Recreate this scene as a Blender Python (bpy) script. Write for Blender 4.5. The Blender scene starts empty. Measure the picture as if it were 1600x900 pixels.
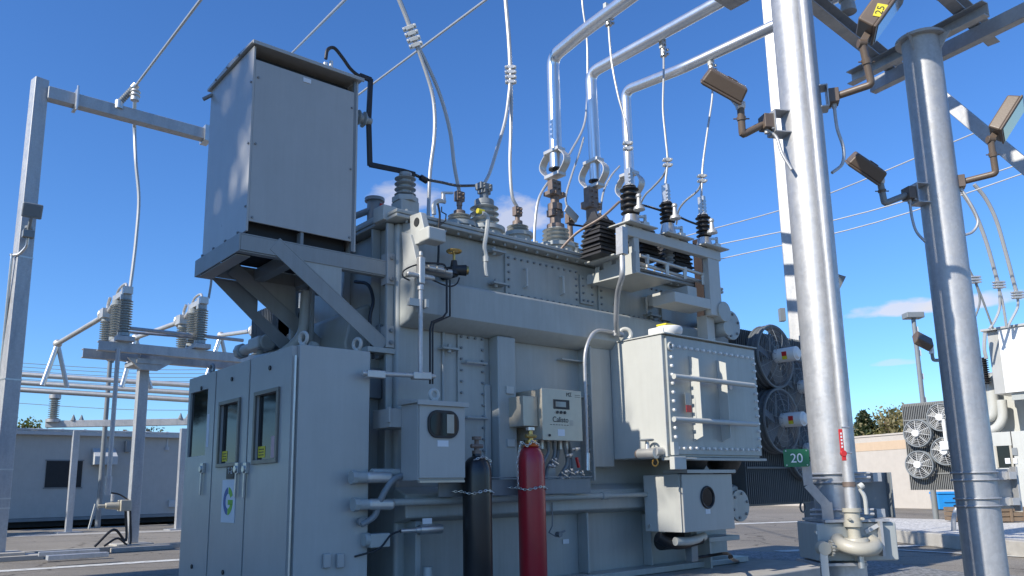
import bpy, bmesh, math, random
from mathutils import Vector, Matrix
random.seed(7)
SC = bpy.context.scene
COL = SC.collection
R = math.radians
V3 = Vector

# ------------------------------------------------------------------ camera
YAW, PITCH, ROLL = R(49.58), R(10.69), R(-1.07)
FOC, PPX, PPY = 1240.86, 800.0, 526.27
EYE = V3((0, 0, 1.3))
cf = V3((math.cos(PITCH)*math.cos(YAW), math.cos(PITCH)*math.sin(YAW), math.sin(PITCH)))
cr = V3((math.sin(YAW), -math.cos(YAW), 0)); cu = cr.cross(cf)
c_, s_ = math.cos(ROLL), math.sin(ROLL)
cr, cu = c_*cr + s_*cu, -s_*cr + c_*cu
cam = bpy.data.cameras.new('camera'); cam.sensor_width = 36
cam.lens = 36*FOC/1600; cam.shift_y = (PPY-450)/1600; cam.clip_end = 3000; cam.clip_start = .05
co = bpy.data.objects.new('camera', cam); COL.objects.link(co)
co.matrix_world = Matrix(((cr.x, cu.x, -cf.x, EYE.x), (cr.y, cu.y, -cf.y, EYE.y), (cr.z, cu.z, -cf.z, EYE.z), (0, 0, 0, 1)))
SC.camera = co

def U(px, py, x=None, y=None, z=None, d=None):
    """survey point: where the sight line of the photograph meets a known plane of the place"""
    r = (px-PPX)/FOC*cr - (py-PPY)/FOC*cu + cf
    if x is not None: t = (x-EYE.x)/r.x
    elif y is not None: t = (y-EYE.y)/r.y
    elif z is not None: t = (z-EYE.z)/r.z
    else: t = d
    return EYE + r*t

def zat(x, y, py):
    """height of the point on the vertical line (x, y) seen at picture row py"""
    k = -(py-PPY)/FOC; dx, dy = x-EYE.x, y-EYE.y
    return EYE.z + (k*(dx*cf.x+dy*cf.y)-dx*cu.x-dy*cu.y)/(cu.z-k*cf.z)

# ------------------------------------------------------------------ materials
def new_mat(name):
    m = bpy.data.materials.new(name); m.use_nodes = True
    nt = m.node_tree; b = nt.nodes['Principled BSDF']
    return m, nt, b
def N(nt, t, **k):
    n = nt.nodes.new(t)
    for a, v in k.items(): setattr(n, a, v)
    return n
def ramp(nt, src, stops):
    r = N(nt, 'ShaderNodeValToRGB'); e = r.color_ramp.elements
    while len(e) < len(stops): e.new(.5)
    for i, (p, c) in enumerate(stops):
        e[i].position = p; e[i].color = (*c, 1) if len(c) == 3 else c
    nt.links.new(src, r.inputs[0]); return r.outputs[0]
def noise(nt, scale, detail=4, rough=.55, stretch=None, obj=True):
    tc = N(nt, 'ShaderNodeTexCoord'); out = tc.outputs['Object']
    if stretch:
        mp = N(nt, 'ShaderNodeMapping'); mp.inputs['Scale'].default_value = stretch
        nt.links.new(out, mp.inputs[0]); out = mp.outputs[0]
    n = N(nt, 'ShaderNodeTexNoise'); n.inputs['Scale'].default_value = scale
    n.inputs['Detail'].default_value = detail; n.inputs['Roughness'].default_value = rough
    nt.links.new(out, n.inputs['Vector']); return n.outputs['Fac']
def paint(name, col, rough=.4, var=.12, metal=0, scale=3, bump=.02, dirt=.25, streak=True, coat=0, spec=.5):
    """painted or plain surface with worn tone, vertical dust streaks and a little orange peel"""
    m, nt, b = new_mat(name)
    c = V3(col)
    n1 = noise(nt, scale, 6, .6)
    base = ramp(nt, n1, [(.3, tuple(c*(1-var))), (.7, tuple(c*(1+var*.6)))])
    if dirt:
        n2 = noise(nt, 4, 7, .7, (4.5, 4.5, .32) if streak else None)
        f = ramp(nt, n2, [(.38, (0, 0, 0)), (.8, (1, 1, 1))])
        mx = N(nt, 'ShaderNodeMix', data_type='RGBA'); mu = N(nt, 'ShaderNodeMath', operation='MULTIPLY')
        mu.inputs[1].default_value = dirt; nt.links.new(f, mu.inputs[0]); nt.links.new(mu.outputs[0], mx.inputs[0])
        nt.links.new(base, mx.inputs[6]); mx.inputs[7].default_value = (c.x*.55+.03, c.y*.5+.025, c.z*.45+.02, 1)
        base = mx.outputs[2]
    nt.links.new(base, b.inputs['Base Color'])
    rr = noise(nt, scale*2.3, 5, .6)
    ro = ramp(nt, rr, [(.25, (rough*.9,)*3), (.8, (min(1, rough*1.14),)*3)])
    nt.links.new(ro, b.inputs['Roughness'])
    b.inputs['Metallic'].default_value = metal
    b.inputs['Coat Weight'].default_value = coat
    b.inputs['Specular IOR Level'].default_value = spec
    if bump:
        n3 = noise(nt, scale*18, 3, .5); bp = N(nt, 'ShaderNodeBump'); bp.inputs['Strength'].default_value = bump*4
        bp.inputs['Distance'].default_value = .004
        n4 = noise(nt, .8, 1, .5); ad = N(nt, 'ShaderNodeMath', operation='MULTIPLY_ADD'); ad.inputs[1].default_value = 1.5
        nt.links.new(n4, ad.inputs[0]); nt.links.new(n3, ad.inputs[2])
        nt.links.new(ad.outputs[0], bp.inputs['Height']); nt.links.new(bp.outputs[0], b.inputs['Normal'])
    return m
def galv(name, col=.52, rough=.38, metal=.75):
    """hot-dip galvanised steel: spangle cells and cloudy weathering"""
    m, nt, b = new_mat(name)
    tc = N(nt, 'ShaderNodeTexCoord'); vo = N(nt, 'ShaderNodeTexVoronoi'); vo.inputs['Scale'].default_value = 34
    nt.links.new(tc.outputs['Object'], vo.inputs['Vector'])
    sp = ramp(nt, vo.outputs['Color'], [(0, (col*.92,)*3), (1, (col*1.06, col*1.07, col*1.08))])
    n1 = noise(nt, 1.6, 8, .7, (2.2, 2.2, .35)); mott = ramp(nt, n1, [(.3, (.7, .73, .77)), (.5, (.95, .95, .95)), (.75, (1.1, 1.09, 1.06))])
    mx = N(nt, 'ShaderNodeMix', data_type='RGBA', blend_type='MULTIPLY'); mx.inputs[0].default_value = 1
    nt.links.new(sp, mx.inputs[6]); nt.links.new(mott, mx.inputs[7]); nt.links.new(mx.outputs[2], b.inputs['Base Color'])
    r2 = noise(nt, 9, 6, .7); nt.links.new(ramp(nt, r2, [(.3, (rough*.75,)*3), (.7, (rough*1.3,)*3)]), b.inputs['Roughness'])
    b.inputs['Metallic'].default_value = metal
    bp = N(nt, 'ShaderNodeBump'); bp.inputs['Strength'].default_value = .12; bp.inputs['Distance'].default_value = .003
    nt.links.new(noise(nt, 30, 4, .6), bp.inputs['Height']); nt.links.new(bp.outputs[0], b.inputs['Normal'])
    return m
M = {}
M['tank'] = paint('grey_enamel', (.395, .415, .395), .38, .07, bump=.03, dirt=.34)
M['cab'] = paint('grey_cabinet_paint', (.415, .42, .4), .32, .05, bump=.03, dirt=.16)
M['encl'] = paint('pale_grey_sheet_paint', (.41, .41, .392), .3, .05, bump=.03, dirt=.16)
M['box'] = paint('light_grey_box_paint', (.505, .51, .475), .4, .05, bump=.02, dirt=.14)
M['darksteel'] = paint('dark_grey_steel_paint', (.22, .24, .25), .42, .1, bump=.03, dirt=.25)
M['brack'] = paint('mid_grey_bracket_paint', (.29, .305, .3), .42, .08, bump=.03, dirt=.3)
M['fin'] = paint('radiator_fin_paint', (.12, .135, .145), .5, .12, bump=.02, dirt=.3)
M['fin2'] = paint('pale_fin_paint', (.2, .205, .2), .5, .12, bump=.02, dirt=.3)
M['galv'] = galv('galvanised_steel', .5, .48, .5)
M['galvd'] = galv('weathered_galvanised_steel', .46, .5, .42)
M['alu'] = paint('aluminium_tube', (.74, .75, .76), .3, .03, metal=.85, bump=0, dirt=.04)
M['cable'] = paint('stranded_aluminium', (.46, .465, .46), .45, .06, metal=.35, bump=0, dirt=.1)
M['alum2'] = paint('cast_aluminium', (.6, .59, .56), .45, .1, metal=.6, bump=.03, dirt=.25)
M['brown'] = paint('brown_lamp_enamel', (.135, .1, .075), .42, .12, bump=.03, dirt=.2)
M['blackcab'] = paint('black_rubber', (.018, .018, .02), .45, .2, bump=0, dirt=.1)
M['poly'] = paint('black_polymer', (.03, .029, .03), .5, .25, bump=.02, dirt=.2)
M['porc'] = paint('grey_porcelain', (.33, .35, .34), .18, .06, bump=0, dirt=.25, coat=.4)
M['porcw'] = paint('pale_porcelain', (.5, .5, .46), .22, .06, bump=0, dirt=.3, coat=.3)
M['rust'] = paint('oxidised_copper_alloy', (.235, .18, .15), .55, .35, metal=.25, bump=.04, dirt=.5, streak=False, scale=14)
M['brass'] = paint('brass', (.62, .42, .14), .35, .12, metal=.9, bump=.02, dirt=.3, streak=False, scale=12)
M['red'] = paint('red_cylinder_paint', (.4, .014, .025), .34, .15, bump=.01, dirt=.3, coat=.25)
M['orange'] = paint('orange_paint', (.8, .16, .03), .4, .1, bump=.01, dirt=.1)
M['black'] = paint('black_cylinder_paint', (.013, .013, .014), .36, .3, bump=.01, dirt=.3, coat=.2)
M['steel'] = paint('brushed_stainless', (.52, .475, .385), .36, .06, metal=.35, bump=.02, dirt=.08, scale=8)
M['zinc'] = paint('zinc_plated', (.6, .6, .58), .35, .1, metal=.8, bump=.0, dirt=.1, scale=10)
M['white'] = paint('white_paint', (.78, .78, .76), .4, .04, bump=0, dirt=.12)
M['label'] = paint('white_label', (.72, .74, .76), .5, .03, bump=0, dirt=.05)
M['yellow'] = paint('yellow_sticker', (.75, .62, .04), .5, .05, bump=0, dirt=.05)
M['pink'] = paint('pink_paper', (.62, .42, .42), .6, .05, bump=0, dirt=0)
M['blackp'] = paint('black_print', (.02, .022, .025), .5, .1, bump=0, dirt=0)
M['green'] = paint('green_sign_enamel', (.02, .16, .065), .35, .06, bump=0, dirt=.1)
M['lgreen'] = paint('green_print', (.2, .5, .04), .5, .05, bump=0, dirt=0)
M['blue'] = paint('blue_print', (.02, .1, .32), .5, .05, bump=0, dirt=0)
M['bluebin'] = paint('blue_plastic', (.02, .28, .7), .35, .05, bump=0, dirt=.05)
M['beige'] = paint('beige_casting_paint', (.45, .42, .34), .42, .08, bump=.03, dirt=.25, scale=8)
M['conc'] = paint('concrete', (.42, .40, .36), .9, .15, bump=.15, dirt=.35, streak=False, scale=5)
M['wall'] = paint('beige_block_wall', (.50, .455, .40), .9, .06, bump=.1, dirt=.15)
M['band'] = paint('tan_wall_course', (.56, .42, .29), .9, .06, bump=.1, dirt=.15)
M['bldg'] = paint('building_grey_render', (.46, .455, .43), .7, .06, bump=.05, dirt=.15)
M['roof'] = paint('roof_edge_metal', (.5, .52, .53), .45, .06, bump=.02, dirt=.2)
M['wood'] = paint('brown_timber', (.2, .14, .09), .8, .25, bump=.1, dirt=.3)
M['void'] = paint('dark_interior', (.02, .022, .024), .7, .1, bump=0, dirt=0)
M['bark'] = paint('tree_bark', (.13, .09, .06), .9, .3, bump=.3, dirt=.3)
M['frame'] = paint('dull_window_frame', (.2, .19, .165), .4, .08, metal=.3, bump=0, dirt=.1)
M['maroon'] = paint('dark_maroon_paint', (.02, .012, .012), .8, .1, bump=0, dirt=.1)
M['redl'] = paint('red_label', (.55, .03, .03), .4, .05, bump=0, dirt=0)

def glassy(name, col, rough=.04, sp=.8, ct=.6):
    m, nt, b = new_mat(name); b.inputs['Base Color'].default_value = (*col, 1); b.inputs['Roughness'].default_value = rough
    b.inputs['Specular IOR Level'].default_value = sp; b.inputs['Coat Weight'].default_value = ct; b.inputs['Coat Roughness'].default_value = .02
    n = noise(nt, 1.3, 2, .5); bp = N(nt, 'ShaderNodeBump'); bp.inputs['Strength'].default_value = .15; bp.inputs['Distance'].default_value = .02
    nt.links.new(n, bp.inputs['Height']); nt.links.new(bp.outputs[0], b.inputs['Normal']); return m
M['glass'] = glassy('window_glass', (.012, .015, .017), .06, .3, 0)
M['lens'] = glassy('lamp_lens', (.18, .2, .21), .08)
M['screen'] = glassy('lcd_screen', (.3, .3, .26), .15)

def clearplastic():
    m, nt, b = new_mat('fan_guard_wrap'); b.inputs['Base Color'].default_value = (.6, .62, .64, 1)
    b.inputs['Roughness'].default_value = .25; b.inputs['Alpha'].default_value = .09; return m
M['wrap'] = clearplastic()

def foliage(name, a, b_, trans=.25):
    m, nt, b = new_mat(name)
    g = N(nt, 'ShaderNodeObjectInfo'); n1 = noise(nt, 1.1, 3, .6)
    nt.links.new(ramp(nt, n1, [(.35, a), (.65, b_)]), b.inputs['Base Color'])
    b.inputs['Roughness'].default_value = .6
    tr = N(nt, 'ShaderNodeBsdfTranslucent'); tr.inputs[0].default_value = (b_[0]*1.3, b_[1]*1.5, b_[2]*.6, 1)
    mx = N(nt, 'ShaderNodeMixShader'); mx.inputs[0].default_value = trans
    nt.links.new(b.outputs[0], mx.inputs[1]); nt.links.new(tr.outputs[0], mx.inputs[2])
    nt.links.new(mx.outputs[0], nt.nodes['Material Output'].inputs[0]); return m
M['leaf'] = foliage('olive_leaves', (.17, .15, .07), (.28, .23, .11))
M['leafd'] = foliage('dark_needles', (.02, .035, .018), (.045, .065, .025))
M['leafy'] = foliage('yellow_green_leaves', (.1, .11, .03), (.16, .16, .05))

def asphalt():
    m, nt, b = new_mat('asphalt')
    tc = N(nt, 'ShaderNodeTexCoord')
    n1 = noise(nt, .35, 8, .65); base = ramp(nt, n1, [(.3, (.2, .176, .142)), (.7, (.265, .235, .19))])
    vo = N(nt, 'ShaderNodeTexVoronoi'); vo.inputs['Scale'].default_value = 90; nt.links.new(tc.outputs['Object'], vo.inputs['Vector'])
    sp = ramp(nt, vo.outputs['Color'], [(.2, (.75,)*3), (.9, (1.35,)*3)])
    mx = N(nt, 'ShaderNodeMix', data_type='RGBA', blend_type='MULTIPLY'); mx.inputs[0].default_value = 1
    nt.links.new(base, mx.inputs[6]); nt.links.new(sp, mx.inputs[7])
    n2 = noise(nt, .12, 3, .5, (1, .25, 1)); st = ramp(nt, n2, [(.42, (.8,)*3), (.6, (1.1,)*3)])
    m2 = N(nt, 'ShaderNodeMix', data_type='RGBA', blend_type='MULTIPLY'); m2.inputs[0].default_value = 1
    nt.links.new(mx.outputs[2], m2.inputs[6]); nt.links.new(st, m2.inputs[7])
    v2 = N(nt, 'ShaderNodeTexVoronoi', feature='DISTANCE_TO_EDGE'); v2.inputs['Scale'].default_value = .32
    wn = N(nt, 'ShaderNodeTexNoise'); wn.inputs['Scale'].default_value = 1.2; wn.inputs['Detail'].default_value = 5; nt.links.new(tc.outputs['Object'], wn.inputs['Vector'])
    va = N(nt, 'ShaderNodeVectorMath', operation='MULTIPLY_ADD'); va.inputs[1].default_value = (.9, .9, .9); nt.links.new(wn.outputs['Color'], va.inputs[0]); nt.links.new(tc.outputs['Object'], va.inputs[2]); nt.links.new(va.outputs[0], v2.inputs['Vector'])
    ck = ramp(nt, v2.outputs['Distance'], [(.003, (.45, .43, .4)), (.011, (1, 1, 1))])
    sn = noise(nt, .55, 5, .6); sp2 = ramp(nt, sn, [(.62, (1, 1, 1)), (.72, (.66, .65, .63))])
    m3 = N(nt, 'ShaderNodeMix', data_type='RGBA', blend_type='MULTIPLY'); m3.inputs[0].default_value = 1; nt.links.new(m2.outputs[2], m3.inputs[6]); nt.links.new(ck, m3.inputs[7])
    m4 = N(nt, 'ShaderNodeMix', data_type='RGBA', blend_type='MULTIPLY'); m4.inputs[0].default_value = 1; nt.links.new(m3.outputs[2], m4.inputs[6]); nt.links.new(sp2, m4.inputs[7])
    nt.links.new(m4.outputs[2], b.inputs['Base Color']); b.inputs['Roughness'].default_value = .85
    bp = N(nt, 'ShaderNodeBump'); bp.inputs['Strength'].default_value = .5; bp.inputs['Distance'].default_value = .01
    nt.links.new(vo.outputs['Distance'], bp.inputs['Height']); nt.links.new(bp.outputs[0], b.inputs['Normal'])
    return m
M['asphalt'] = asphalt()
def gravel(name, a, b_, sc=22):
    m, nt, b = new_mat(name)
    tc = N(nt, 'ShaderNodeTexCoord'); vo = N(nt, 'ShaderNodeTexVoronoi'); vo.inputs['Scale'].default_value = sc
    nt.links.new(tc.outputs['Object'], vo.inputs['Vector'])
    nt.links.new(ramp(nt, vo.outputs['Color'], [(.1, a), (.9, b_)]), b.inputs['Base Color']); b.inputs['Roughness'].default_value = .9
    bp = N(nt, 'ShaderNodeBump'); bp.inputs['Strength'].default_value = .7; bp.inputs['Distance'].default_value = .012; bp.invert = True
    nt.links.new(vo.outputs['Distance'], bp.inputs['Height']); nt.links.new(bp.outputs[0], b.inputs['Normal']); return m
M['gravel'] = gravel('crushed_stone', (.34, .33, .31), (.75, .72, .67))
M['gravel2'] = gravel('grey_ballast', (.1, .1, .1), (.32, .32, .31), 26)
def linepaint():
    m, nt, b = new_mat('worn_road_paint')
    n = noise(nt, 5, 8, .75); nt.links.new(ramp(nt, n, [(.36, (.2, .19, .17)), (.5, (.62, .61, .56))]), b.inputs['Base Color'])
    b.inputs['Roughness'].default_value = .8; return m
M['line'] = linepaint()

# ------------------------------------------------------------------ mesh builder
class MB:
    def __init__(s): s.v = []; s.f = []
    def add(s, vs, fs):
        o = len(s.v); s.v += [V3(v) for v in vs]; s.f += [tuple(i+o for i in f) for f in fs]; return s
    def box(s, a, b):
        x0, x1 = sorted((a[0], b[0])); y0, y1 = sorted((a[1], b[1])); z0, z1 = sorted((a[2], b[2]))
        return s.add([(x0,y0,z0),(x1,y0,z0),(x1,y1,z0),(x0,y1,z0),(x0,y0,z1),(x1,y0,z1),(x1,y1,z1),(x0,y1,z1)],
                     [(0,3,2,1),(4,5,6,7),(0,1,5,4),(1,2,6,5),(2,3,7,6),(3,0,4,7)])
    def obox(s, c, ax, ay, az, sx, sy, sz, taper=1):
        c = V3(c); ax, ay, az = V3(ax).normalized(), V3(ay).normalized(), V3(az).normalized(); vs = []
        for k, t in ((-1, 1), (1, taper)):
            for i, j in ((-1,-1),(1,-1),(1,1),(-1,1)):
                vs.append(c + ax*i*sx/2*t + ay*j*sy/2*t + az*k*sz/2)
        return s.add(vs, [(0,3,2,1),(4,5,6,7),(0,1,5,4),(1,2,6,5),(2,3,7,6),(3,0,4,7)])
    def bar(s, p, q, w, h, up=(0,0,1)):
        p, q = V3(p), V3(q); az = (q-p).normalized(); u = V3(up)
        if abs(az.dot(u)) > .98: u = V3((1,0,0))
        ax = az.cross(u).normalized(); ay = az.cross(ax)
        return s.obox((p+q)/2, ax, ay, az, w, h, (q-p).length)
    def cyl(s, p, q, r, r2=None, n=16, cap=True):
        p, q = V3(p), V3(q); r2 = r if r2 is None else r2
        return s.lathe(p, (q-p), [(r, 0), (r2, (q-p).length)], n, cap)
    def lathe(s, base, axis, prof, n=20, cap=True):
        base = V3(base); az = V3(axis).normalized(); u = V3((0,0,1)) if abs(az.z) < .9 else V3((1,0,0))
        ax = az.cross(u).normalized(); ay = az.cross(ax); vs = []; fs = []
        for r, t in prof:
            for i in range(n):
                a = 2*math.pi*i/n; vs.append(base + az*t + (ax*math.cos(a)+ay*math.sin(a))*max(r, 1e-4))
        for k in range(len(prof)-1):
            for i in range(n):
                j = (i+1) % n; fs.append((k*n+i, k*n+j, (k+1)*n+j, (k+1)*n+i))
        if cap:
            fs.append(tuple(reversed(range(n)))); fs.append(tuple(range((len(prof)-1)*n, len(prof)*n)))
        return s.add(vs, fs)
    def prism(s, pts, vec):
        """polygon (list of 3-D points) pushed along vec"""
        n = len(pts); vec = V3(vec); pts = [V3(p) for p in pts]
        vs = pts + [p+vec for p in pts]
        nm = sum(((pts[i]).cross(pts[(i+1) % n]) for i in range(n)), V3())
        fs = [tuple(range(n)), tuple(reversed(range(n, 2*n)))] + [(i, i+n, (i+1) % n+n, (i+1) % n) for i in range(n)]
        if nm.dot(vec) > 0: fs = [tuple(reversed(f)) for f in fs]
        return s.add(vs, fs)
    def tube(s, pts, r, n=8, smooth=True, seg=6, cap=True):
        pts = [V3(p) for p in pts]
        if smooth and len(pts) > 2:
            P = [2*pts[0]-pts[1]] + pts + [2*pts[-1]-pts[-2]]; out = []
            for i in range(1, len(P)-2):
                for k in range(seg):
                    t = k/seg; a, b, c, d = P[i-1:i+3]
                    out.append(.5*((2*b)+(c-a)*t+(2*a-5*b+4*c-d)*t*t+(3*b-a-3*c+d)*t**3))
            out.append(pts[-1]); pts = out
        m = len(pts); tang = [(pts[min(i+1, m-1)]-pts[max(i-1, 0)]).normalized() for i in range(m)]
        u = V3((0,0,1)) if abs(tang[0].z) < .9 else V3((1,0,0)); ax = tang[0].cross(u).normalized(); vs = []; fs = []
        for i in range(m):
            ax = (ax - tang[i]*ax.dot(tang[i])).normalized(); ay = tang[i].cross(ax)
            k = 1
            if 0 < i < m-1:
                cs = (pts[i]-pts[i-1]).normalized().dot((pts[i+1]-pts[i]).normalized()); k = 1/max(.6, math.sqrt(max(.2, (1+cs)/2)))
            for j in range(n):
                a = 2*math.pi*j/n; vs.append(pts[i]+(ax*math.cos(a)+ay*math.sin(a))*r*k)
        for i in range(m-1):
            for j in range(n): fs.append((i*n+j, i*n+(j+1) % n, (i+1)*n+(j+1) % n, (i+1)*n+j))
        if cap: fs.append(tuple(reversed(range(n)))); fs.append(tuple(range((m-1)*n, m*n)))
        return s.add(vs, fs)
    def elbow(s, pts, r, n=14, bend=.18, seg=5):
        """pipe with straight runs and rounded bends"""
        pts = [V3(p) for p in pts]; out = [pts[0]]
        for i in range(1, len(pts)-1):
            a, b, c = pts[i-1:i+2]; d1 = (a-b); d2 = (c-b); L = min(bend, d1.length*.45, d2.length*.45)
            p, q = b+d1.normalized()*L, b+d2.normalized()*L
            for k in range(seg+1):
                t = k/seg; out.append(p*(1-t)**2 + b*2*t*(1-t) + q*t*t)
        out.append(pts[-1]); return s.tube(out, r, n, smooth=False)
    def ring(s, c, nrm, R_, r, n=20, m=6, sx=1, ):
        c = V3(c); az = V3(nrm).normalized(); u = V3((0,0,1)) if abs(az.z) < .9 else V3((1,0,0))
        ax = az.cross(u).normalized(); ay = ax.cross(az); vs = []; fs = []
        for i in range(n):
            a = 2*math.pi*i/n; d = ax*math.cos(a)*sx+ay*math.sin(a)
            for j in range(m):
                b = 2*math.pi*j/m; vs.append(c+d*R_+(d.normalized()*math.cos(b)+az*math.sin(b))*r)
        for i in range(n):
            for j in range(m):
                fs.append((i*m+j, i*m+(j+1) % m, ((i+1) % n)*m+(j+1) % m, ((i+1) % n)*m+j))
        return s.add(vs, [tuple(reversed(f)) for f in fs])
    def bolts(s, pts, nrm, r=.014, h=.014, n=6):
        for p in pts: s.cyl(V3(p), V3(p)+V3(nrm)*h, r, r*.85, n)
        return s
    def sheds(s, base, axis, h, rc, rs, n, seg=22, taper=1.0):
        """ribbed insulator"""
        prof = [(rc*1.05, 0)]
        for i in range(n):
            k = 1-(1-taper)*i/n; t0 = h*i/n; d = h/n
            prof += [(rc*k, t0+d*.2), (rs*k*.97, t0+d*.38), (rs*k, t0+d*.46), (rs*k*.93, t0+d*.56), (rc*k, t0+d*.8)]
        prof.append((rc*taper, h)); return s.lathe(base, axis, prof, seg)
    def sphere(s, c, r, n=12, m=8, sz=1):
        prof = [(r*math.sin(math.pi*i/m), -r*sz*math.cos(math.pi*i/m)) for i in range(m+1)]
        return s.lathe(V3(c), (0,0,1), prof, n, False)

def mkobj(mb, name, mat, origin, bevel=0, smooth=38):
    me = bpy.data.meshes.new(name); o_ = V3(origin)
    me.from_pydata([v-o_ for v in mb.v], [], mb.f); me.update()
    bm = bmesh.new(); bm.from_mesh(me); bmesh.ops.recalc_face_normals(bm, faces=bm.faces); bm.to_mesh(me); bm.free()
    me.materials.append(M[mat] if isinstance(mat, str) else mat)
    ob = bpy.data.objects.new(name, me); COL.objects.link(ob)
    if smooth:
        me.shade_smooth(); me.set_sharp_from_angle(angle=R(smooth))
    if bevel:
        b = ob.modifiers.new('edge', 'BEVEL'); b.width = bevel; b.segments = 2; b.limit_method = 'ANGLE'; b.angle_limit = R(50)
        b.harden_normals = True
    return ob
class T:
    """a thing: an Empty at its base that parents its parts"""
    def __init__(s, name, label, cat, loc, group=None):
        s.o = bpy.data.objects.new(name, None); s.o.empty_display_size = .1; COL.objects.link(s.o); s.loc = V3(loc); s.o.location = s.loc
        s.o['label'] = label; s.o['category'] = cat
        if group: s.o['group'] = group
    def part(s, name, mb, mat, parent=None, bevel=0, label=None, smooth=38):
        ob = mkobj(mb, name, mat, s.loc, bevel, smooth); ob.parent = parent or s.o
        if label: ob['label'] = label
        return ob
    def text(s, name, txt, p, size, face, mat, parent=None, align='CENTER'):
        cu_ = bpy.data.curves.new(name, 'FONT'); cu_.body = txt; cu_.size = size; cu_.align_x = align; cu_.align_y = 'CENTER'; cu_.extrude = .001
        tmp = bpy.data.objects.new(name, cu_); COL.objects.link(tmp); bpy.context.view_layer.update()
        me = bpy.data.meshes.new_from_object(tmp.evaluated_get(bpy.context.evaluated_depsgraph_get())); bpy.data.objects.remove(tmp); me.name = name
        me.materials.clear(); me.materials.append(M[mat]); ob = bpy.data.objects.new(name, me); COL.objects.link(ob); ob.parent = parent or s.o
        ob.location = V3(p)-s.loc
        ob.rotation_euler = face if isinstance(face, tuple) else ((R(90), 0, 0) if face == '-y' else (R(90), 0, R(-90)))
        return ob
def one(name, mb, mat, label, cat, loc=None, group=None, kind=None, bevel=0, smooth=38):
    """a thing (or piece of the setting) that is a single mesh"""
    if loc is None: loc = min(mb.v, key=lambda v: v.z)
    ob = mkobj(mb, name, mat, loc, bevel, smooth); ob.location = V3(loc)
    if kind: ob['kind'] = kind
    if label: ob['label'] = label; ob['category'] = cat
    if group: ob['group'] = group
    return ob
def lerp(a, b, t): return V3(a)*(1-t)+V3(b)*t
def grid_pts(a, b, n): return [lerp(a, b, i/(n-1)) for i in range(n)]
def circ(c, r, n, ax, ay, a0=0): return [V3(c)+V3(ax)*r*math.cos(a0+2*math.pi*i/n)+V3(ay)*r*math.sin(a0+2*math.pi*i/n) for i in range(n)]
XA, YA, ZA = V3((1,0,0)), V3((0,1,0)), V3((0,0,1))
# ------------------------------------------------------------------ sky, sun
SUN_AZ, SUN_EL = R(1.2), R(35)
sund = V3((-math.cos(SUN_EL)*math.cos(SUN_AZ), math.cos(SUN_EL)*math.sin(SUN_AZ), math.sin(SUN_EL)))
sl = bpy.data.lights.new('sun', 'SUN'); sl.energy = 4.6; sl.angle = R(.55); sl.color = (1, .94, .84)
so = bpy.data.objects.new('sun', sl); COL.objects.link(so); so.rotation_euler = sund.to_track_quat('Z', 'Y').to_euler()
so.location = (0, 0, 30)
w = bpy.data.worlds.new('World'); SC.world = w; w.use_nodes = True; nt = w.node_tree
bg = nt.nodes['Background']; bg.inputs['Strength'].default_value = .106
sky = N(nt, 'ShaderNodeTexSky', sky_type='NISHITA'); sky.sun_disc = False
sky.sun_elevation = SUN_EL; sky.sun_rotation = math.atan2(sund.x, sund.y); sky.altitude = 20
sky.air_density = 1.0; sky.dust_density = .25; sky.ozone_density = 2.2
hs = N(nt, 'ShaderNodeHueSaturation'); hs.inputs['Saturation'].default_value = 1.12; hs.inputs['Value'].default_value = 1.0
nt.links.new(sky.outputs[0], hs.inputs['Color'])
tn = N(nt, 'ShaderNodeMix', data_type='RGBA', blend_type='MULTIPLY'); tn.inputs[0].default_value = 1; tn.inputs[7].default_value = (.72, 1.05, 1.48, 1)
nt.links.new(hs.outputs[0], tn.inputs[6])
tc = N(nt, 'ShaderNodeTexCoord'); last = tn.outputs[2]
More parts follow.
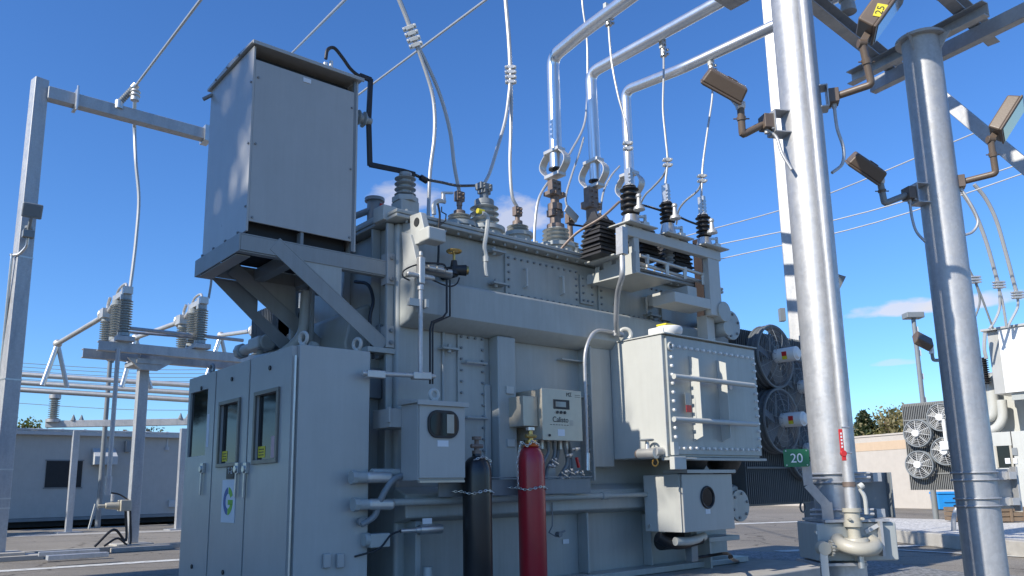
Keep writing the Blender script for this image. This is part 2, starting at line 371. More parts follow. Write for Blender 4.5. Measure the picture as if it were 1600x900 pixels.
def cloud(px, py, wx, wy, amount, seed, col=(6.2, 6.0, 6.1)):
    """soft cloud bank centred on a compass direction and height above the horizon"""
    global last
    d = (U(px, py, d=1)-EYE).normalized(); rt = d.cross(ZA).normalized(); up = rt.cross(d)
    def dot(v, k):
        n = N(nt, 'ShaderNodeVectorMath', operation='DOT_PRODUCT'); nt.links.new(tc.outputs['Generated'], n.inputs[0]); n.inputs[1].default_value = v*k
        return n.outputs['Value']
    cx = dot(rt, 1/wx); cy = dot(up, 1/wy); fr = dot(d, 1)
    def ma(op, a, b=None):
        n = N(nt, 'ShaderNodeMath', operation=op)
        for i, q in enumerate((a, b)):
            if q is None: continue
            if isinstance(q, (int, float)): n.inputs[i].default_value = q
            else: nt.links.new(q, n.inputs[i])
        return n.outputs[0]
    cyy = ma('MULTIPLY', ma('MINIMUM', cy, 0), 1.9); cyp = ma('MAXIMUM', cy, 0)
    r2 = ma('ADD', ma('MULTIPLY', cx, cx), ma('ADD', ma('MULTIPLY', cyy, cyy), ma('MULTIPLY', cyp, cyp)))
    nz = N(nt, 'ShaderNodeTexNoise'); nz.inputs['Scale'].default_value = 26; nz.inputs['Detail'].default_value = 7; nz.inputs['Roughness'].default_value = .55
    mp = N(nt, 'ShaderNodeMapping'); mp.inputs['Location'].default_value = (seed, seed*.3, 0); mp.inputs['Scale'].default_value = (1, 1, 2.2)
    nt.links.new(tc.outputs['Generated'], mp.inputs[0]); nt.links.new(mp.outputs[0], nz.inputs['Vector'])
    v = ma('SUBTRACT', ma('ADD', ma('MULTIPLY', nz.outputs['Fac'], 1.7), .25), r2)
    fac = ramp(nt, v, [(.3, (0, 0, 0)), (.85, (amount,)*3)])
    fac = ma('MULTIPLY', fac, ma('GREATER_THAN', fr, .5))
    mx = N(nt, 'ShaderNodeMix', data_type='RGBA'); nt.links.new(fac, mx.inputs[0]); nt.links.new(last, mx.inputs[6]); mx.inputs[7].default_value = (*col, 1)
    last = mx.outputs[2]
cloud(1425, 484, .072, .016, .75, 1.3); cloud(1500, 478, .05, .014, .6, 4.1); cloud(1400, 568, .03, .006, .35, 2.2)
cloud(630, 315, .06, .03, .5, 7.7); cloud(800, 345, .06, .035, .6, 5.2); cloud(1550, 470, .05, .014, .5, 9.2)
nt.links.new(last, bg.inputs['Color'])
SC.view_settings.view_transform = 'Standard'; SC.view_settings.look = 'None'; SC.view_settings.exposure = 0.35; SC.view_settings.gamma = 1
SC.cycles.max_bounces = 6; SC.cycles.use_denoising = True; SC.cycles.transparent_max_bounces = 8

# ------------------------------------------------------------------ ground
one('ground', MB().add([(-300, -300, 0), (500, -300, 0), (500, 500, 0), (-300, 500, 0)], [(0, 1, 2, 3)]), 'asphalt', None, None, loc=(0, 0, 0), kind='structure', smooth=0)
def sheet(name, pts, z, mat, kind='structure', h=0):
    pts = [V3((p[0], p[1], 0)) for p in pts]
    mb = MB().prism(pts, (0, 0, z)) if h else MB().add([V3((p.x, p.y, z)) for p in pts], [tuple(range(len(pts)))])
    return one(name, mb, mat, None, None, loc=(pts[0].x, pts[0].y, 0), kind=kind, smooth=0)
# concrete roadway strip across the left foreground
def strip(name, a, b, wd, z, mat, h=0):
    a, b = V3((a[0], a[1], 0)), V3((b[0], b[1], 0)); d = (b-a).normalized(); n = V3((-d.y, d.x, 0))*wd/2
    return sheet(name, [a-n, b-n, b+n, a+n], z, mat, h=h)
a = U(0, 893, z=0); b = U(282, 875, z=0); dd = (b-a).normalized()
strip('road_marking', a-dd*12, b+dd*4, .42, .008, 'line')
a = U(1385, 764+8, z=0)
for (p, q, wd) in (((1150, 812), (1262, 812), .3), ((1380, 857), (1600, 873), .14), ((1215, 859), (1300, 853), .3)):
    pass
def mark(p, q, wd, z=.008):
    a, b = U(*p, z=0), U(*q, z=0); strip('road_marking', a, b, wd, z, 'line')
mark((1120, 820), (1340, 812), .55); mark((1385, 859), (1640, 873), .16, .012); mark((1216, 862), (1480, 851), .35, .010)
# equipment plinth under the main transformer with ballast round it
e1_, e2_, e3_ = U(1480, 895, z=0), U(1290, 868, z=0), U(1125, 862, z=0)
sheet('gravel_bed', [(1.5, .6), (e1_.x-.3, .6), (e1_.x, e1_.y), (e2_.x, e2_.y), (e3_.x, e3_.y), (e3_.x, 11.4), (1.5, 11.4)], .03, 'gravel2')
one('concrete_plinth', MB().box((2.6, 5.3, .0), (9.9, 10.4, .262)), 'conc', None, None, kind='structure', bevel=.02)
# raised slab at left with its kerb edge
a = U(0, 868, z=.1); b = U(290, 848, z=.1)
sl_pts = [a-dd*10, b+dd*1.5, b+dd*1.5+V3((2, 13, 0)), a-dd*10+V3((0, 15, 0))]
sheet('pavement', sl_pts, .1, 'asphalt', h=1)
e = (b-a).normalized(); n_ = V3((e.y, -e.x, 0))
strip('kerb', a-dd*10+n_*.12, b+dd*1.5+n_*.12, .22, .12, 'conc', h=1)
# pale pavement in front of the building and the gravel island at the right
strip('path', U(20, 838, z=.1), U(290, 829, z=.1), 1.2, .106, 'conc')
g0, g1, g2, g3 = U(1375, 842, z=0), U(1640, 872, z=0), U(1700, 830, z=0), U(1372, 820, z=0)
sheet('gravel_island', [g0, g1, g2, g3], .2, 'gravel', h=1)
kb = MB(); dd2 = (g1-g0).normalized(); nn = V3((dd2.y, -dd2.x, 0))
kb.prism([V3((p.x, p.y, 0)) for p in (g0-dd2*.2, g1+dd2*.2, g1+dd2*.2+nn*.3, g0-dd2*.2+nn*.3)], (0, 0, .26))
one('kerb', kb, 'conc', None, None, kind='structure', bevel=.02)
# ================================================================== MAIN TRANSFORMER
TX0, TX1, TY0, TY1, TZ0, TZ1 = 4.1, 9.35, 6.56, 9.5, .27, 3.95
t = T('power_transformer', 'large grey oil filled power transformer tank with bolted panels filling the middle of the yard', 'transformer', (TX0, TY0, TZ0))
tank = t.part('tank', MB().box((TX0, TY0, TZ0), (TX1, TY1, TZ1)), 'tank', bevel=.04)
t.part('base_plate', MB().box((TX0-.08, 6.3, TZ0), (TX1+.06, TY1+.1, TZ0+.07)).box((TX0+.1, 6.36, TZ0+.072), (TX0+.16, 6.56, 1.0)).box((6.5, 6.4, TZ0+.072), (6.53, 6.558, 1.0)).box((7.6, 6.42, TZ0+.072), (7.63, 6.558, .95)), 'tank', bevel=.01)
cov = MB().box((TX0-.1, 6.42, TZ1), (TX1+.1, TY1+.12, TZ1+.04)).box((TX0-.1, 6.42, TZ1+.045), (TX1+.1, TY1+.12, TZ1+.085))
t.part('cover', cov, 'tank', bevel=.012)
fb = MB(); 
fb.bolts([(x, 6.47, TZ1+.085) for x in [TX0+.05+i*.16 for i in range(33)]], ZA, .016, .03); fb.bolts([(x, 6.47, TZ1-.03) for x in [TX0+.05+i*.16 for i in range(33)]], ZA, .016, .03)
t.part('cover_bolts', fb, 'tank')
# girdle beam round the tank
g = MB(); prof = [(6.3, 3.33), (6.3, 2.98), (6.38, 2.9), (6.557, 2.86), (6.557, 3.37)]
g.prism([V3((TX0+.02, y, z)) for y, z in prof], (5.2, 0, 0))
t.part('girdle_beam', g, 'tank', bevel=.03)
g = MB(); g.prism([V3((x, 7.05, z)) for x, z in ((4.098, 3.2), (3.86, 3.08), (3.8, 2.75), (3.86, 2.5), (4.098, 2.3))], (0, 2.2, 0))
t.part('girdle_beam', g, 'tank', bevel=.03)
g = MB(); g.prism([V3((TX0-.02, y, z)) for y, z in ((6.557, 1.32), (6.36, 1.25), (6.34, 1.03), (6.557, .98))], (5.3, 0, 0))
t.part('lower_stiffener', g, 'tank', bevel=.02)
# end-wall ribs, corner angle
g = MB(); g.box((4.02, 6.62, 1.4), (4.098, 6.66, 3.94)).box((4.0, 6.88, 1.4), (4.098, 6.91, 3.94)).box((4.02, 7.5, 3.2), (4.098, 7.54, 3.94))
t.part('end_rib', g, 'tank', bevel=.006)
# vertical box stiffeners on the long face
def stiff(px0, px1, pyb, prot, z1=2.88, z0=None):
    a = U(px0, 560, y=TY0-prot).x; b = U(px1, 560, y=TY0-prot).x
    zb = U(px0, pyb, y=TY0-prot).z if z0 is None else z0
    t.part('box_stiffener', MB().box((a, TY0-prot, zb), (b, TY0-.002, z1)), 'tank', bevel=.015)
stiff(778, 806, 720, .16, z0=1.3)
stiff(757, 767, 600, .05, U(760, 600, y=6.5).z, z0=1.32)
stiff(692, 696, 560, .03, z0=1.3)
# turret flange that carries the cable box
g = MB(); g.box((6.6, 6.36, 1.35), (6.63, 6.62, 2.9)); t.part('turret_flange', g, 'tank', bevel=.005)
g = MB(); g.bolts([(6.6, 6.41, 1.45+i*.125) for i in range(12)], -XA, .016, .022); t.part('flange_bolts', g, 'zinc')
g = MB(); g.box((6.63, 6.4, 1.5), (7.0, 6.558, 2.9)); t.part('turret', g, 'tank', bevel=.02)
g = MB(); 
for z in (2.72, 2.3): g.box((6.25, 6.46, z), (6.6, 6.558, z+.015))
t.part('gusset', g, 'tank')
# bolted cover panels: (pixel corners on the wall)
def panel(x0, z0, x1, z1, sp=.1, handles=(), horiz=()):
    pn = t.part('cover_panel', MB().box((x0, TY0-.025, z0), (x1, TY0-.002, z1)), 'tank', bevel=.004)
    b = MB(); y = TY0-.025; nx = max(2, round((x1-x0)/sp)); nz = max(2, round((z1-z0)/sp))
    pts = [(x0+.04+(x1-x0-.08)*i/nx, y, z) for i in range(nx+1) for z in (z0+.04, z1-.04)]
    pts += [(x, y, z0+.04+(z1-z0-.08)*i/nz) for i in range(1, nz) for x in (x0+.04, x1-.04)]
    b.bolts(pts, -YA, .015, .022); t.part('panel_bolts', b, 'darksteel', parent=pn)
    for (hx, hz0, hz1) in handles:
        h = MB(); h.tube([(hx, y, hz1), (hx, y-.06, hz1-.01), (hx, y-.06, hz0+.01), (hx, y, hz0)], .011, 8, smooth=False); t.part('handle', h, 'box', parent=pn)
    for (hz, hx0, hx1) in horiz:
        h = MB(); h.tube([(hx0, y, hz), (hx0+.01, y-.07, hz), (hx1-.01, y-.07, hz), (hx1, y, hz)], .011, 8, smooth=False); t.part('handle', h, 'tank', parent=pn)
p = [U(x, y, y=TY0) for x, y in ((787, 392), (902, 465), (821, 410), (878, 425), (930, 430), (1042, 487), (713, 523), (757, 700))]
panel(p[0].x, 3.36, p[1].x, 3.86, .1, [(U(821, 420, y=6.5).x, 3.5, 3.72), (U(878, 430, y=6.5).x, 3.5, 3.72)])
panel(U(904, 430, y=6.56).x, 3.45, U(925, 430, y=6.56).x, 3.8, .12)
panel(U(932, 430, y=6.56).x, 3.36, U(1042, 480, y=6.56).x, 3.86, .1, [(U(960, 450, y=6.5).x, 3.5, 3.72), (U(1007, 460, y=6.5).x, 3.45, 3.68)])
panel(p[6].x, 1.4, p[7].x, U(735, 523, y=TY0).z, .12, horiz=[(U(735, 567, y=6.5).z, p[6].x+.05, p[7].x-.02), (U(735, 653, y=6.5).z, p[6].x+.05, p[7].x-.02)])
g = MB().box((U(1032, 450, y=6.5).x, 6.5, 3.42), (U(1046, 450, y=6.5).x, 6.54, 3.8)); t.part('bolt_plate', g, 'tank', bevel=.004)
for px, py in ((540+230/8, 0),): pass
g = MB()
for px, py in ((775, 394), (778, 444), (1020, 494)):
    q = U(px, py, y=6.5); g.box((q.x-.1, 6.44, q.z-.01), (q.x+.1, 6.555, q.z+.01)); g.cyl((q.x-.03, 6.5, q.z-.04), (q.x-.03, 6.5, q.z+.05), .022, n=8)
t.part('earth_pad', g, 'tank')
q = U(702, 545, y=6.5); g = MB().box((q.x-.1, 6.46, q.z-.01), (q.x+.1, 6.555, q.z+.01)).cyl((q.x, 6.5, q.z-.04), (q.x, 6.5, q.z+.05), .022, n=8); t.part('earth_pad', g, 'tank')
# lifting lug at the near corner
def yz(X, pts): return [U(a, b, x=X) for a, b in pts]
LX = 4.15
lug = MB().prism(yz(LX, [(640, 337), (657, 331), (663, 358), (662, 378), (645, 383), (641, 368)]), (.07, 0, 0))
lg = t.part('lifting_lug', lug, 'box', bevel=.008)
c = U(651, 347, x=LX-.003); t.part('lug_hole', MB().cyl(c, c+V3((-.004, 0, 0)), .045, n=18), 'void', parent=lg)
a = U(653, 360, x=LX); t.part('lug_block', MB().box((LX-.012, a.y-.02, a.z-.14), (LX+.2, a.y-.2, a.z)), 'box', parent=lg, bevel=.02)
t.part('lug_gusset', MB().prism([V3((LX+.01, 6.557, 3.94)), V3((LX+.01, 6.40, 3.9)), V3((LX+.01, 6.40, 3.75)), V3((LX+.01, 6.50, 3.38)), V3((LX+.01, 6.557, 3.38))], (.05, 0, 0)), 'box', parent=lg)
t.part('corner_gusset', MB().prism(yz(4.12, [(627, 362), (641, 366), (646, 384), (656, 432), (631, 427)]), (.06, 0, 0)), 'box', bevel=.004)
# brass drain valve high on the wall
q = U(700, 424, y=6.5); vb = MB().cyl((q.x-.02, 6.56, q.z-.02), (q.x+.02, 6.40, q.z-.02), .07, .06, 12).cyl((q.x+.02, 6.42, q.z-.05), (q.x+.02, 6.42, q.z+.1), .055, .03, 12).cyl((q.x+.02, 6.42, q.z), (q.x+.13, 6.36, q.z), .05, .06, 12)
v = t.part('top_valve', vb, 'poly'); t.part('valve_handle', MB().cyl((q.x+.02, 6.42, q.z+.1), (q.x+.02, 6.42, q.z+.2), .015).ring((q.x+.02, 6.42, q.z+.2), ZA, .07, .014, 16).box((q.x-.05, 6.412, q.z+.193), (q.x+.09, 6.428, q.z+.207)).cyl((q.x+.13, 6.36, q.z), (q.x+.15, 6.35, q.z), .045, n=10), 'brass', parent=v)
# horizontal service pipes along the lower wall
z1 = U(616, 785, y=6.22).z
g = MB().cyl((3.66, 6.22, z1), (6.6, 6.22, z1+.0), .032, n=14).cyl((6.62, 6.22, z1+.0), (8.2, 6.22, z1+.0), .028, n=14).cyl((6.56, 6.22, z1), (6.64, 6.22, z1), .042, n=14); t.part('service_pipe', g, 'tank')
g = MB().cyl((3.66, 6.25, z1+.26), (4.35, 6.25, z1+.26), .04, n=14); t.part('service_pipe', g, 'tank')
for px, py in ((585, 746), (588, 788)):
    a = U(px-16, py, y=6.2); b = U(px+28, py, y=6.2)
    f = t.part('conduit_body', MB().bar(a, b, .09, .1), 'alum2', bevel=.042)
    t.part('hub', MB().cyl(a-XA*.1, a+XA*.01, .048, n=14).cyl(a-XA*.13, a-XA*.085, .06, n=8), 'tank', parent=f)
# clamp angle that holds the two cylinders
g = MB().box((4.3, 6.1, U(700, 748, y=6.1).z), (6.3, 6.13, U(700, 748, y=6.1).z+.012)).box((4.3, 6.13, 1.22), (6.3, 6.14, 1.372))
t.part('clamp_rail', g, 'darksteel', bevel=.003)
for X in (4.45, 5.0, 6.1): t.part('rail_strut', MB().box((X, 6.14, 1.25), (X+.08, 6.36, 1.33)), 'tank')
# fittings on the low wall: sampler, label, hanging wires
a = U(655, 828, y=6.2); g = MB().cyl(a, a+XA*.24, .045, n=14).cyl(a-XA*.04, a, .03, n=10).cyl(a-XA*.2, a-XA*.04, .02, n=10); sp = t.part('sampling_sensor', g, 'zinc')
t.part('tag', MB().box(a+V3((.04, 0, .05)), a+V3((.14, .01, .1))), 'label', parent=sp)
t.part('wire_lead', MB().tube([a-XA*.2, a+V3((-.3, 0, -.03)), a+V3((-.42, 0, -.14)), a+V3((-.6, .1, -.2))], .009), 'blackcab', parent=sp)
a = U(870, 835, y=6.35); g = MB().tube([U(863, 785, y=6.33), U(863, 822, y=6.33), U(858, 832, y=6.33), U(868, 838, y=6.33), a], .006, smooth=False).tube([a, a+XA*.12+ZA*.03], .012).cyl(a, a+V3((0, -.06, 0)), .03, n=8); t.part('sampling_cock', g, 'darksteel')
a = U(880, 850, y=6.55); t.part('tag', MB().box(a, a+V3((.09, .003, .05))), 'label')
a = U(627, 885, y=6.25); g = MB().cyl((a.x+.25, 6.2, .34), (a.x+.25, 6.2, .6), .05, .04).lathe((a.x+.3, 6.15, .335), ZA, [(.34, 0), (.34, .06), (.2, .1)], 26); t.part('jacking_foot', g, 'tank')
# hanging conduit with junction fittings at the corner
z0 = U(657, 582, y=6.2); zt = U(656, 445, y=6.2); X = z0.x
g = MB().cyl((X, 6.2, z0.z), (X, 6.2, zt.z), .022, n=12).cyl((X, 6.2, zt.z-.05), (X, 6.2, zt.z), .032, n=10)
cd = t.part('conduit', g, 'galv')
t.part('conduit_body', MB().bar((X, 6.2, zt.z), (X, 6.2, zt.z+.28), .075, .07).cyl((X, 6.2, zt.z+.28), (X, 6.2, zt.z+.34), .02, n=10).cyl((X-.16, 6.2, zt.z+.09), (X+.16, 6.2, zt.z+.09), .025, n=10), 'alum2', parent=cd, bevel=.02)
g = MB().cyl(U(566, 583, y=6.2), U(680, 588, y=6.2), .023, n=12).bar(U(572, 584, y=6.2), U(600, 586, y=6.2), .07, .07).bar(U(644, 587, y=6.2), U(672, 588, y=6.2), .07, .07)
t.part('conduit_run', g, 'alum2', parent=cd, bevel=.01)
t.part('strap', MB().box((X-.13, 6.19, U(650, 470, y=6.2).z-.05), (X+.0, 6.235, U(650, 470, y=6.2).z+.02)).box((X+.03, 6.15, U(650, 470, y=6.2).z-.06), (X+.06, 6.25, U(650, 470, y=6.2).z+.02)), 'box', parent=cd)
def lead(name, pts, r, mat='blackcab', y=6.22, parent=None, smooth=True): return t.part(name, MB().tube([U(a, b, y=y) for a, b in pts], r, 7, smooth), mat, parent=parent)
lead('wire_lead', [(640, 438), (630, 432), (632, 422), (655, 413), (690, 413), (700, 422)], .008)
lead('wire_lead', [(672, 436), (700, 447), (713, 444), (718, 434)], .008)
lead('wire_lead', [(655, 410), (690, 412), (697, 418)], .008, y=6.28)
lead('capillary', [(684, 318), (687, 335), (686, 360), (685, 400), (684, 414)], .012, y=6.4)
lead('capillary', [(698, 437), (698, 488), (692, 496), (675, 503), (672, 515), (672, 600)], .011, 'redl' if False else 'blackcab', smooth=False)
lead('capillary', [(703, 437), (703, 494), (678, 505), (676, 515), (676, 600)], .009, 'blackcab', smooth=False)
g = MB(); q = U(640, 422, y=6.35)
g.cyl(U(662, 424, y=6.35), U(704, 430, y=6.35), .04, n=10); t.part('gauge_manifold', g, 'darksteel')
for px, py in ((675, 419), (688, 421), (701, 425)):
    q = U(px, py, y=6.25); t.part('gauge_fitting', MB().cyl(q-XA*.05, q+XA*.03, .028, n=10).cyl(q-XA*.14, q-XA*.05, .02, n=8), 'zinc')
# thin bent tube coming down from the cover
lead('relief_tube', [(753, 333), (758, 335), (762, 342), (760, 365), (757, 385), (759, 400), (758, 415), (760, 432)], .024, 'box', y=6.38)
q = U(759, 405, y=6.38); t.part('union', MB().cyl(q-ZA*.03, q+ZA*.03, .035, n=8), 'box'); q = U(753, 331, y=6.4); t.part('tube_cap', MB().cyl(q-XA*.06, q+XA*.02, .03, n=8), 'yellow')
# tap with bent tube on the cover edge
q = U(678, 335, y=6.5); g = MB().tube([q, q+ZA*.1, q+V3((.06, 0, .16)), q+V3((.14, 0, .17))], .025).cyl(q+V3((.12, 0, .17)), q+V3((.12, 0, .25)), .03, .02).bar(q+V3((.1, 0, .26)), q+V3((.24, 0, .29)), .03, .02); t.part('vent_tap', g, 'alum2')
lead('wire_lead', [(690, 323), (690, 331), (697, 335), (696, 345), (687, 352)], .006, y=6.42, smooth=False)
# pressure relief device with red window on the far corner of the cover
q = U(585, 345, y=8.0); g = MB().cyl(q-ZA*.6, q+ZA*.24, .09, n=18).cyl(q+ZA*.24, q+ZA*.28, .12, n=18).cyl(q+V3((-.06, 0, .12)), q+V3((-.45, .3, -.08)), .04, n=12); pr = t.part('pressure_relief', g, 'darksteel')
t.part('sight_window', MB().box(q+V3((.02, -.1, .04)), q+V3((.07, -.08, .2))), 'redl', parent=pr)
t.part('cover_block', MB().obox(U(607, 332, y=6.6)+V3((.02, .1, .0)), XA, YA, ZA, .16, .2, .16).box((4.05, 6.75, 4.04), (4.2, 8.6, 4.1)), 'box', bevel=.01)
# big conduits and finned oil pump on the shaded end
for (px, w_) in ((478, .042), (488, .03), (461, .045)):
    a = U(px, 440, x=3.7); t.part('riser_pipe', MB().tube([(3.7, a.y, 3.6), (3.7, a.y, 2.7), (3.7, a.y, 2.45)], w_, 12, smooth=False), 'tank')
g = MB()
g.elbow([U(478, 455, x=3.55), U(474, 525, x=3.55), U(440, 555, x=3.4), U(402, 562, x=3.4)], .052, 12, .25).elbow([U(492, 540, x=3.5), U(480, 562, x=3.4), U(440, 580, x=3.3), U(405, 590, x=3.3)], .06, 12, .25)
t.part('oil_pipe', g, 'tank')
a = U(436, 512, x=3.9); g = MB()
g.obox(a+V3((.1, 0, -.05)), XA, YA, ZA, .5, .6, .4)
for i in range(14): g.box((a.x-.22, a.y-.3+i*.045, a.z-.28), (a.x+.4, a.y-.288+i*.045, a.z+.2))
t.part('finned_cooler', g, 'darksteel', bevel=.01)
g = MB(); b = U(408, 538, x=3.5); g.obox(b, XA, YA, ZA, .2, .3, .14).cyl(b+V3((0, .1, -.4)), b, .035, n=12).cyl(b+YA*.15, b+YA*.5, .06, n=14).cyl(b+YA*.5, b+YA*.62, .09, n=8).cyl(b-YA*.15, b-YA*.2, .09, n=14)
t.part('oil_pump', g, 'tank', bevel=.03)
t.part('end_conduit', MB().tube([U(555, 440, x=4.0), U(575, 445, x=4.0), U(583, 470, x=3.95), U(578, 500, x=3.9), U(583, 560, x=3.9)], .018), 'blackcab')
g = MB(); a = U(592, 560, x=4.05); g.box(a, a+V3((.05, .5, .35))); g.box(a+V3((-.1, 0, -.4)), a+V3((.04, .2, -.1))); t.part('terminal_box', g, 'darksteel', bevel=.01)
# right end: blind header flanges
for (px, py, Y) in ((1143, 508, 6.05), (1157, 790, 6.05)):
    c = U(px, py, y=Y); hp = t.part('header_pipe', MB().cyl(c+YA*.05, c+YA*2.2, .13, n=20), 'tank'); 
    fl = MB().cyl(c, c+YA*.045, .2, n=28); fl2 = t.part('blind_flange', fl, 'tank', parent=hp, bevel=.004)
    t.part('flange_bolts', MB().bolts(circ(c, .155, 6, XA, ZA, .3), -YA, .02, .02), 'darksteel', parent=hp)
# lower right fittings: bottom valve, stub post, skid bracket
q = U(1047, 845, y=6.2); vb = MB().cyl(q-XA*.18, q+XA*.2, .1, n=14).cyl(q, q+ZA*.2, .05).ring(q+ZA*.22, ZA, .1, .018, 16).box(q+V3((-.1, -.01, .21)), q+V3((.1, .01, .23))); t.part('bottom_valve', vb, 'poly')
q = U(1080, 850, y=6.0); t.part('drain_channel', MB().box(q+V3((-.06, -.05, -.2)), q+V3((.06, .05, .35))), 'darksteel', bevel=.01)
q = U(1135, 840, y=6.3); t.part('skid_bracket', MB().box((q.x-.5, 6.2, q.z-.03), (q.x+.15, 6.55, q.z+.03)).box((q.x-.5, 6.2, q.z-.45), (q.x-.46, 6.5, q.z-.031)), 'tank', bevel=.006)
# dark brown busway leg running down right of the bracket
a = U(1098, 400, y=6.3); t.part('busway', MB().box((a.x-.08, 6.26, 2.9), (a.x+.08, 6.4, 4.6)), 'maroon', bevel=.005)
# ================================================================== RADIATOR BANK
RX0, RX1, RY, RZ0, RZ1 = 9.42, 11.1, 6.25, .98, 3.45
t = T('radiator_bank', 'dark finned radiator bank with caged fans beside the tank, behind the thick round post', 'radiator', (RX0, RY, RZ0))
g = MB(); n = 36
for i in range(n):
    x = RX0+(RX1-RX0)*i/(n-1); g.box((x-.006, RY, RZ0+.03), (x+.006, RY+2.6, RZ1-.03-.0))
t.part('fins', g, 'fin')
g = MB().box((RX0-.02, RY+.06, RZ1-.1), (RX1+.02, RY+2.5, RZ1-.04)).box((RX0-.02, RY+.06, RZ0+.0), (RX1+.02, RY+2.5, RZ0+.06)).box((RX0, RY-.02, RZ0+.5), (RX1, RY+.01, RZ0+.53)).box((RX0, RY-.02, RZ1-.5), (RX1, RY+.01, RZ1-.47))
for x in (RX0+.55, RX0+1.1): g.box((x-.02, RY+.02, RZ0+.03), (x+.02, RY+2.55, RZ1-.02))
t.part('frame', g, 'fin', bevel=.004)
g = MB()
for i in range(5): g.cyl((RX0+.2+i*.35, RY+.3, RZ1-.04), (RX0+.2+i*.35, RY+.3, RZ1+.05), .02, n=8)
g.ring((RX0+1.45, RY+.05, RZ0-.05), YA, .07, .014, 16)
t.part('lifting_eye', g, 'fin')
def fan(t, c, nrm, r, wrap=False, mats=('fin', 'white')):
    nrm = V3(nrm); u = nrm.cross(ZA).normalized(); c = V3(c)
    f = t.part('fan', MB().ring(c, nrm, r, .022, 36).ring(c-nrm*.16, nrm, r, .02, 36).ring(c-nrm*.08, nrm, r-.0, .016, 36), mats[0])
    sh = MB(); m = 36
    for i in range(m):
        a0 = 2*math.pi*i/m; a1 = 2*math.pi*(i+1)/m; p = [c+(u*math.cos(a)+ZA*math.sin(a))*(r-.005) for a in (a0, a1)]; q = [c+(u*math.cos(a)+ZA*math.sin(a))*(r+.004) for a in (a0, a1)]
        sh.prism([p[0], p[1], q[1], q[0]], -nrm*.15)
    t.part('shroud', sh, mats[0], parent=f)
    gd = MB()
    nk = 6 if wrap else 8
    for k in range(1, nk): gd.ring(c+nrm*(.07*(1-(k/nk)**2)), nrm, r*k/nk, .0025 if wrap else .004, 30, 4)
    for k in range(10):
        a = 2*math.pi*k/10+.2; d = u*math.cos(a)+ZA*math.sin(a); gd.tube([c+nrm*.075+d*.09, c+nrm*.055+d*r*.6, c+d*r], .004 if wrap else .006, 5)
    t.part('guard', gd, 'darksteel' if wrap else mats[1], parent=f)
    if wrap:
        wp = MB().lathe(c+nrm*.0, nrm, [(r+.005, -.1), (r+.008, .01), (r*.8, .05), (r*.45, .085), (.12, .1)], 30, False); t.part('clear_wrap', wp, 'wrap', parent=f)
    bl = MB()
    for k in range(5):
        a = 2*math.pi*k/5+.4; d = u*math.cos(a)+ZA*math.sin(a); e = nrm.cross(d)
        bl.obox(c-nrm*.08+d*r*.52, (e+nrm*.45).normalized(), d, (e+nrm*.45).normalized().cross(d), r*.36, r*.78, .008)
    t.part('blades', bl, 'fin2' if not wrap else 'fin', parent=f)
    mt = MB().cyl(c+nrm*.02, c+nrm*.34, .1, n=20).cyl(c+nrm*.34, c+nrm*.37, .085, .06, n=20) if wrap else MB().cyl(c+nrm*.0, c+nrm*.14, .1, n=16)
    mo = t.part('motor', mt, mats[1], parent=f, bevel=.004)
    if wrap:
        lb_ = (EYE-c); lb_ = (lb_-nrm*lb_.dot(nrm)).normalized(); ls_ = nrm.cross(lb_)
        t.part('label', MB().obox(c+nrm*.2+lb_*.098-ls_*.0, nrm, ls_, lb_, .07, .1, .008), 'redl', parent=f)
        t.part('label', MB().obox(c+nrm*.2+lb_*.1+ls_*.035, nrm, ls_, lb_, .07, .045, .008), 'yellow', parent=f)
for px, py in ((1211, 557), (1221, 657)): fan(t, U(px, py, y=RY-.22), (0, -1, 0), .44, True)
for px, py in ((1249, 605), (1258, 703)): fan(t, U(px, py, y=RY-.1), (0, -1, 0), .42, True)

# ================================================================== CONTROL CABINET
CX, CY, CX1 = 2.95, 6.3, 3.66
cz0 = .43
t = T('control_cabinet', 'tall grey three door control cabinet with glass windows at the left end of the tank', 'cabinet', (CX, CY, cz0))
ytop = 8.97; zt = 2.54
t.part('cabinet_body', MB().box((CX+.02, CY, cz0), (CX1, ytop, zt)), 'cab', bevel=.008)
t.part('plinth', MB().box((CX+.05, CY+.05, .262), (CX1-.05, ytop-.05, cz0)), 'darksteel')
ysplit = [U(px, 640, x=CX).y for px in (461, 393, 340, 298)]
ysplit[0] = CY+.03; ysplit[3] = ytop-.02
def xrect(px0, py0, px1, py1, X):   # pixel corners on a plane facing -X -> (ymin,ymax,zmin,zmax)
    a = U(px0, py0, x=X); b = U(px1, py1, x=X); return min(a.y, b.y), max(a.y, b.y), min(a.z, b.z), max(a.z, b.z)
wins = [((405, 612), (438, 716)), ((349, 628), (377, 722)), ((298, 608), (327, 711))]
frames = [((400, 604), (441, 722)), ((344, 617), (380, 728)), None]
g = MB()
for k in (1, 2): g.box((CX+.012, ysplit[k]-.012, cz0+.01), (CX+.019, ysplit[k]+.012, zt-.01))
t.part('door_gap_strip', g, 'blackcab')  # black strips paint in the darkness of the gaps between doors
hand = [((391, 733), (388, 762)), ((378, 733), (374, 762)), ((323, 733), (317, 760))]
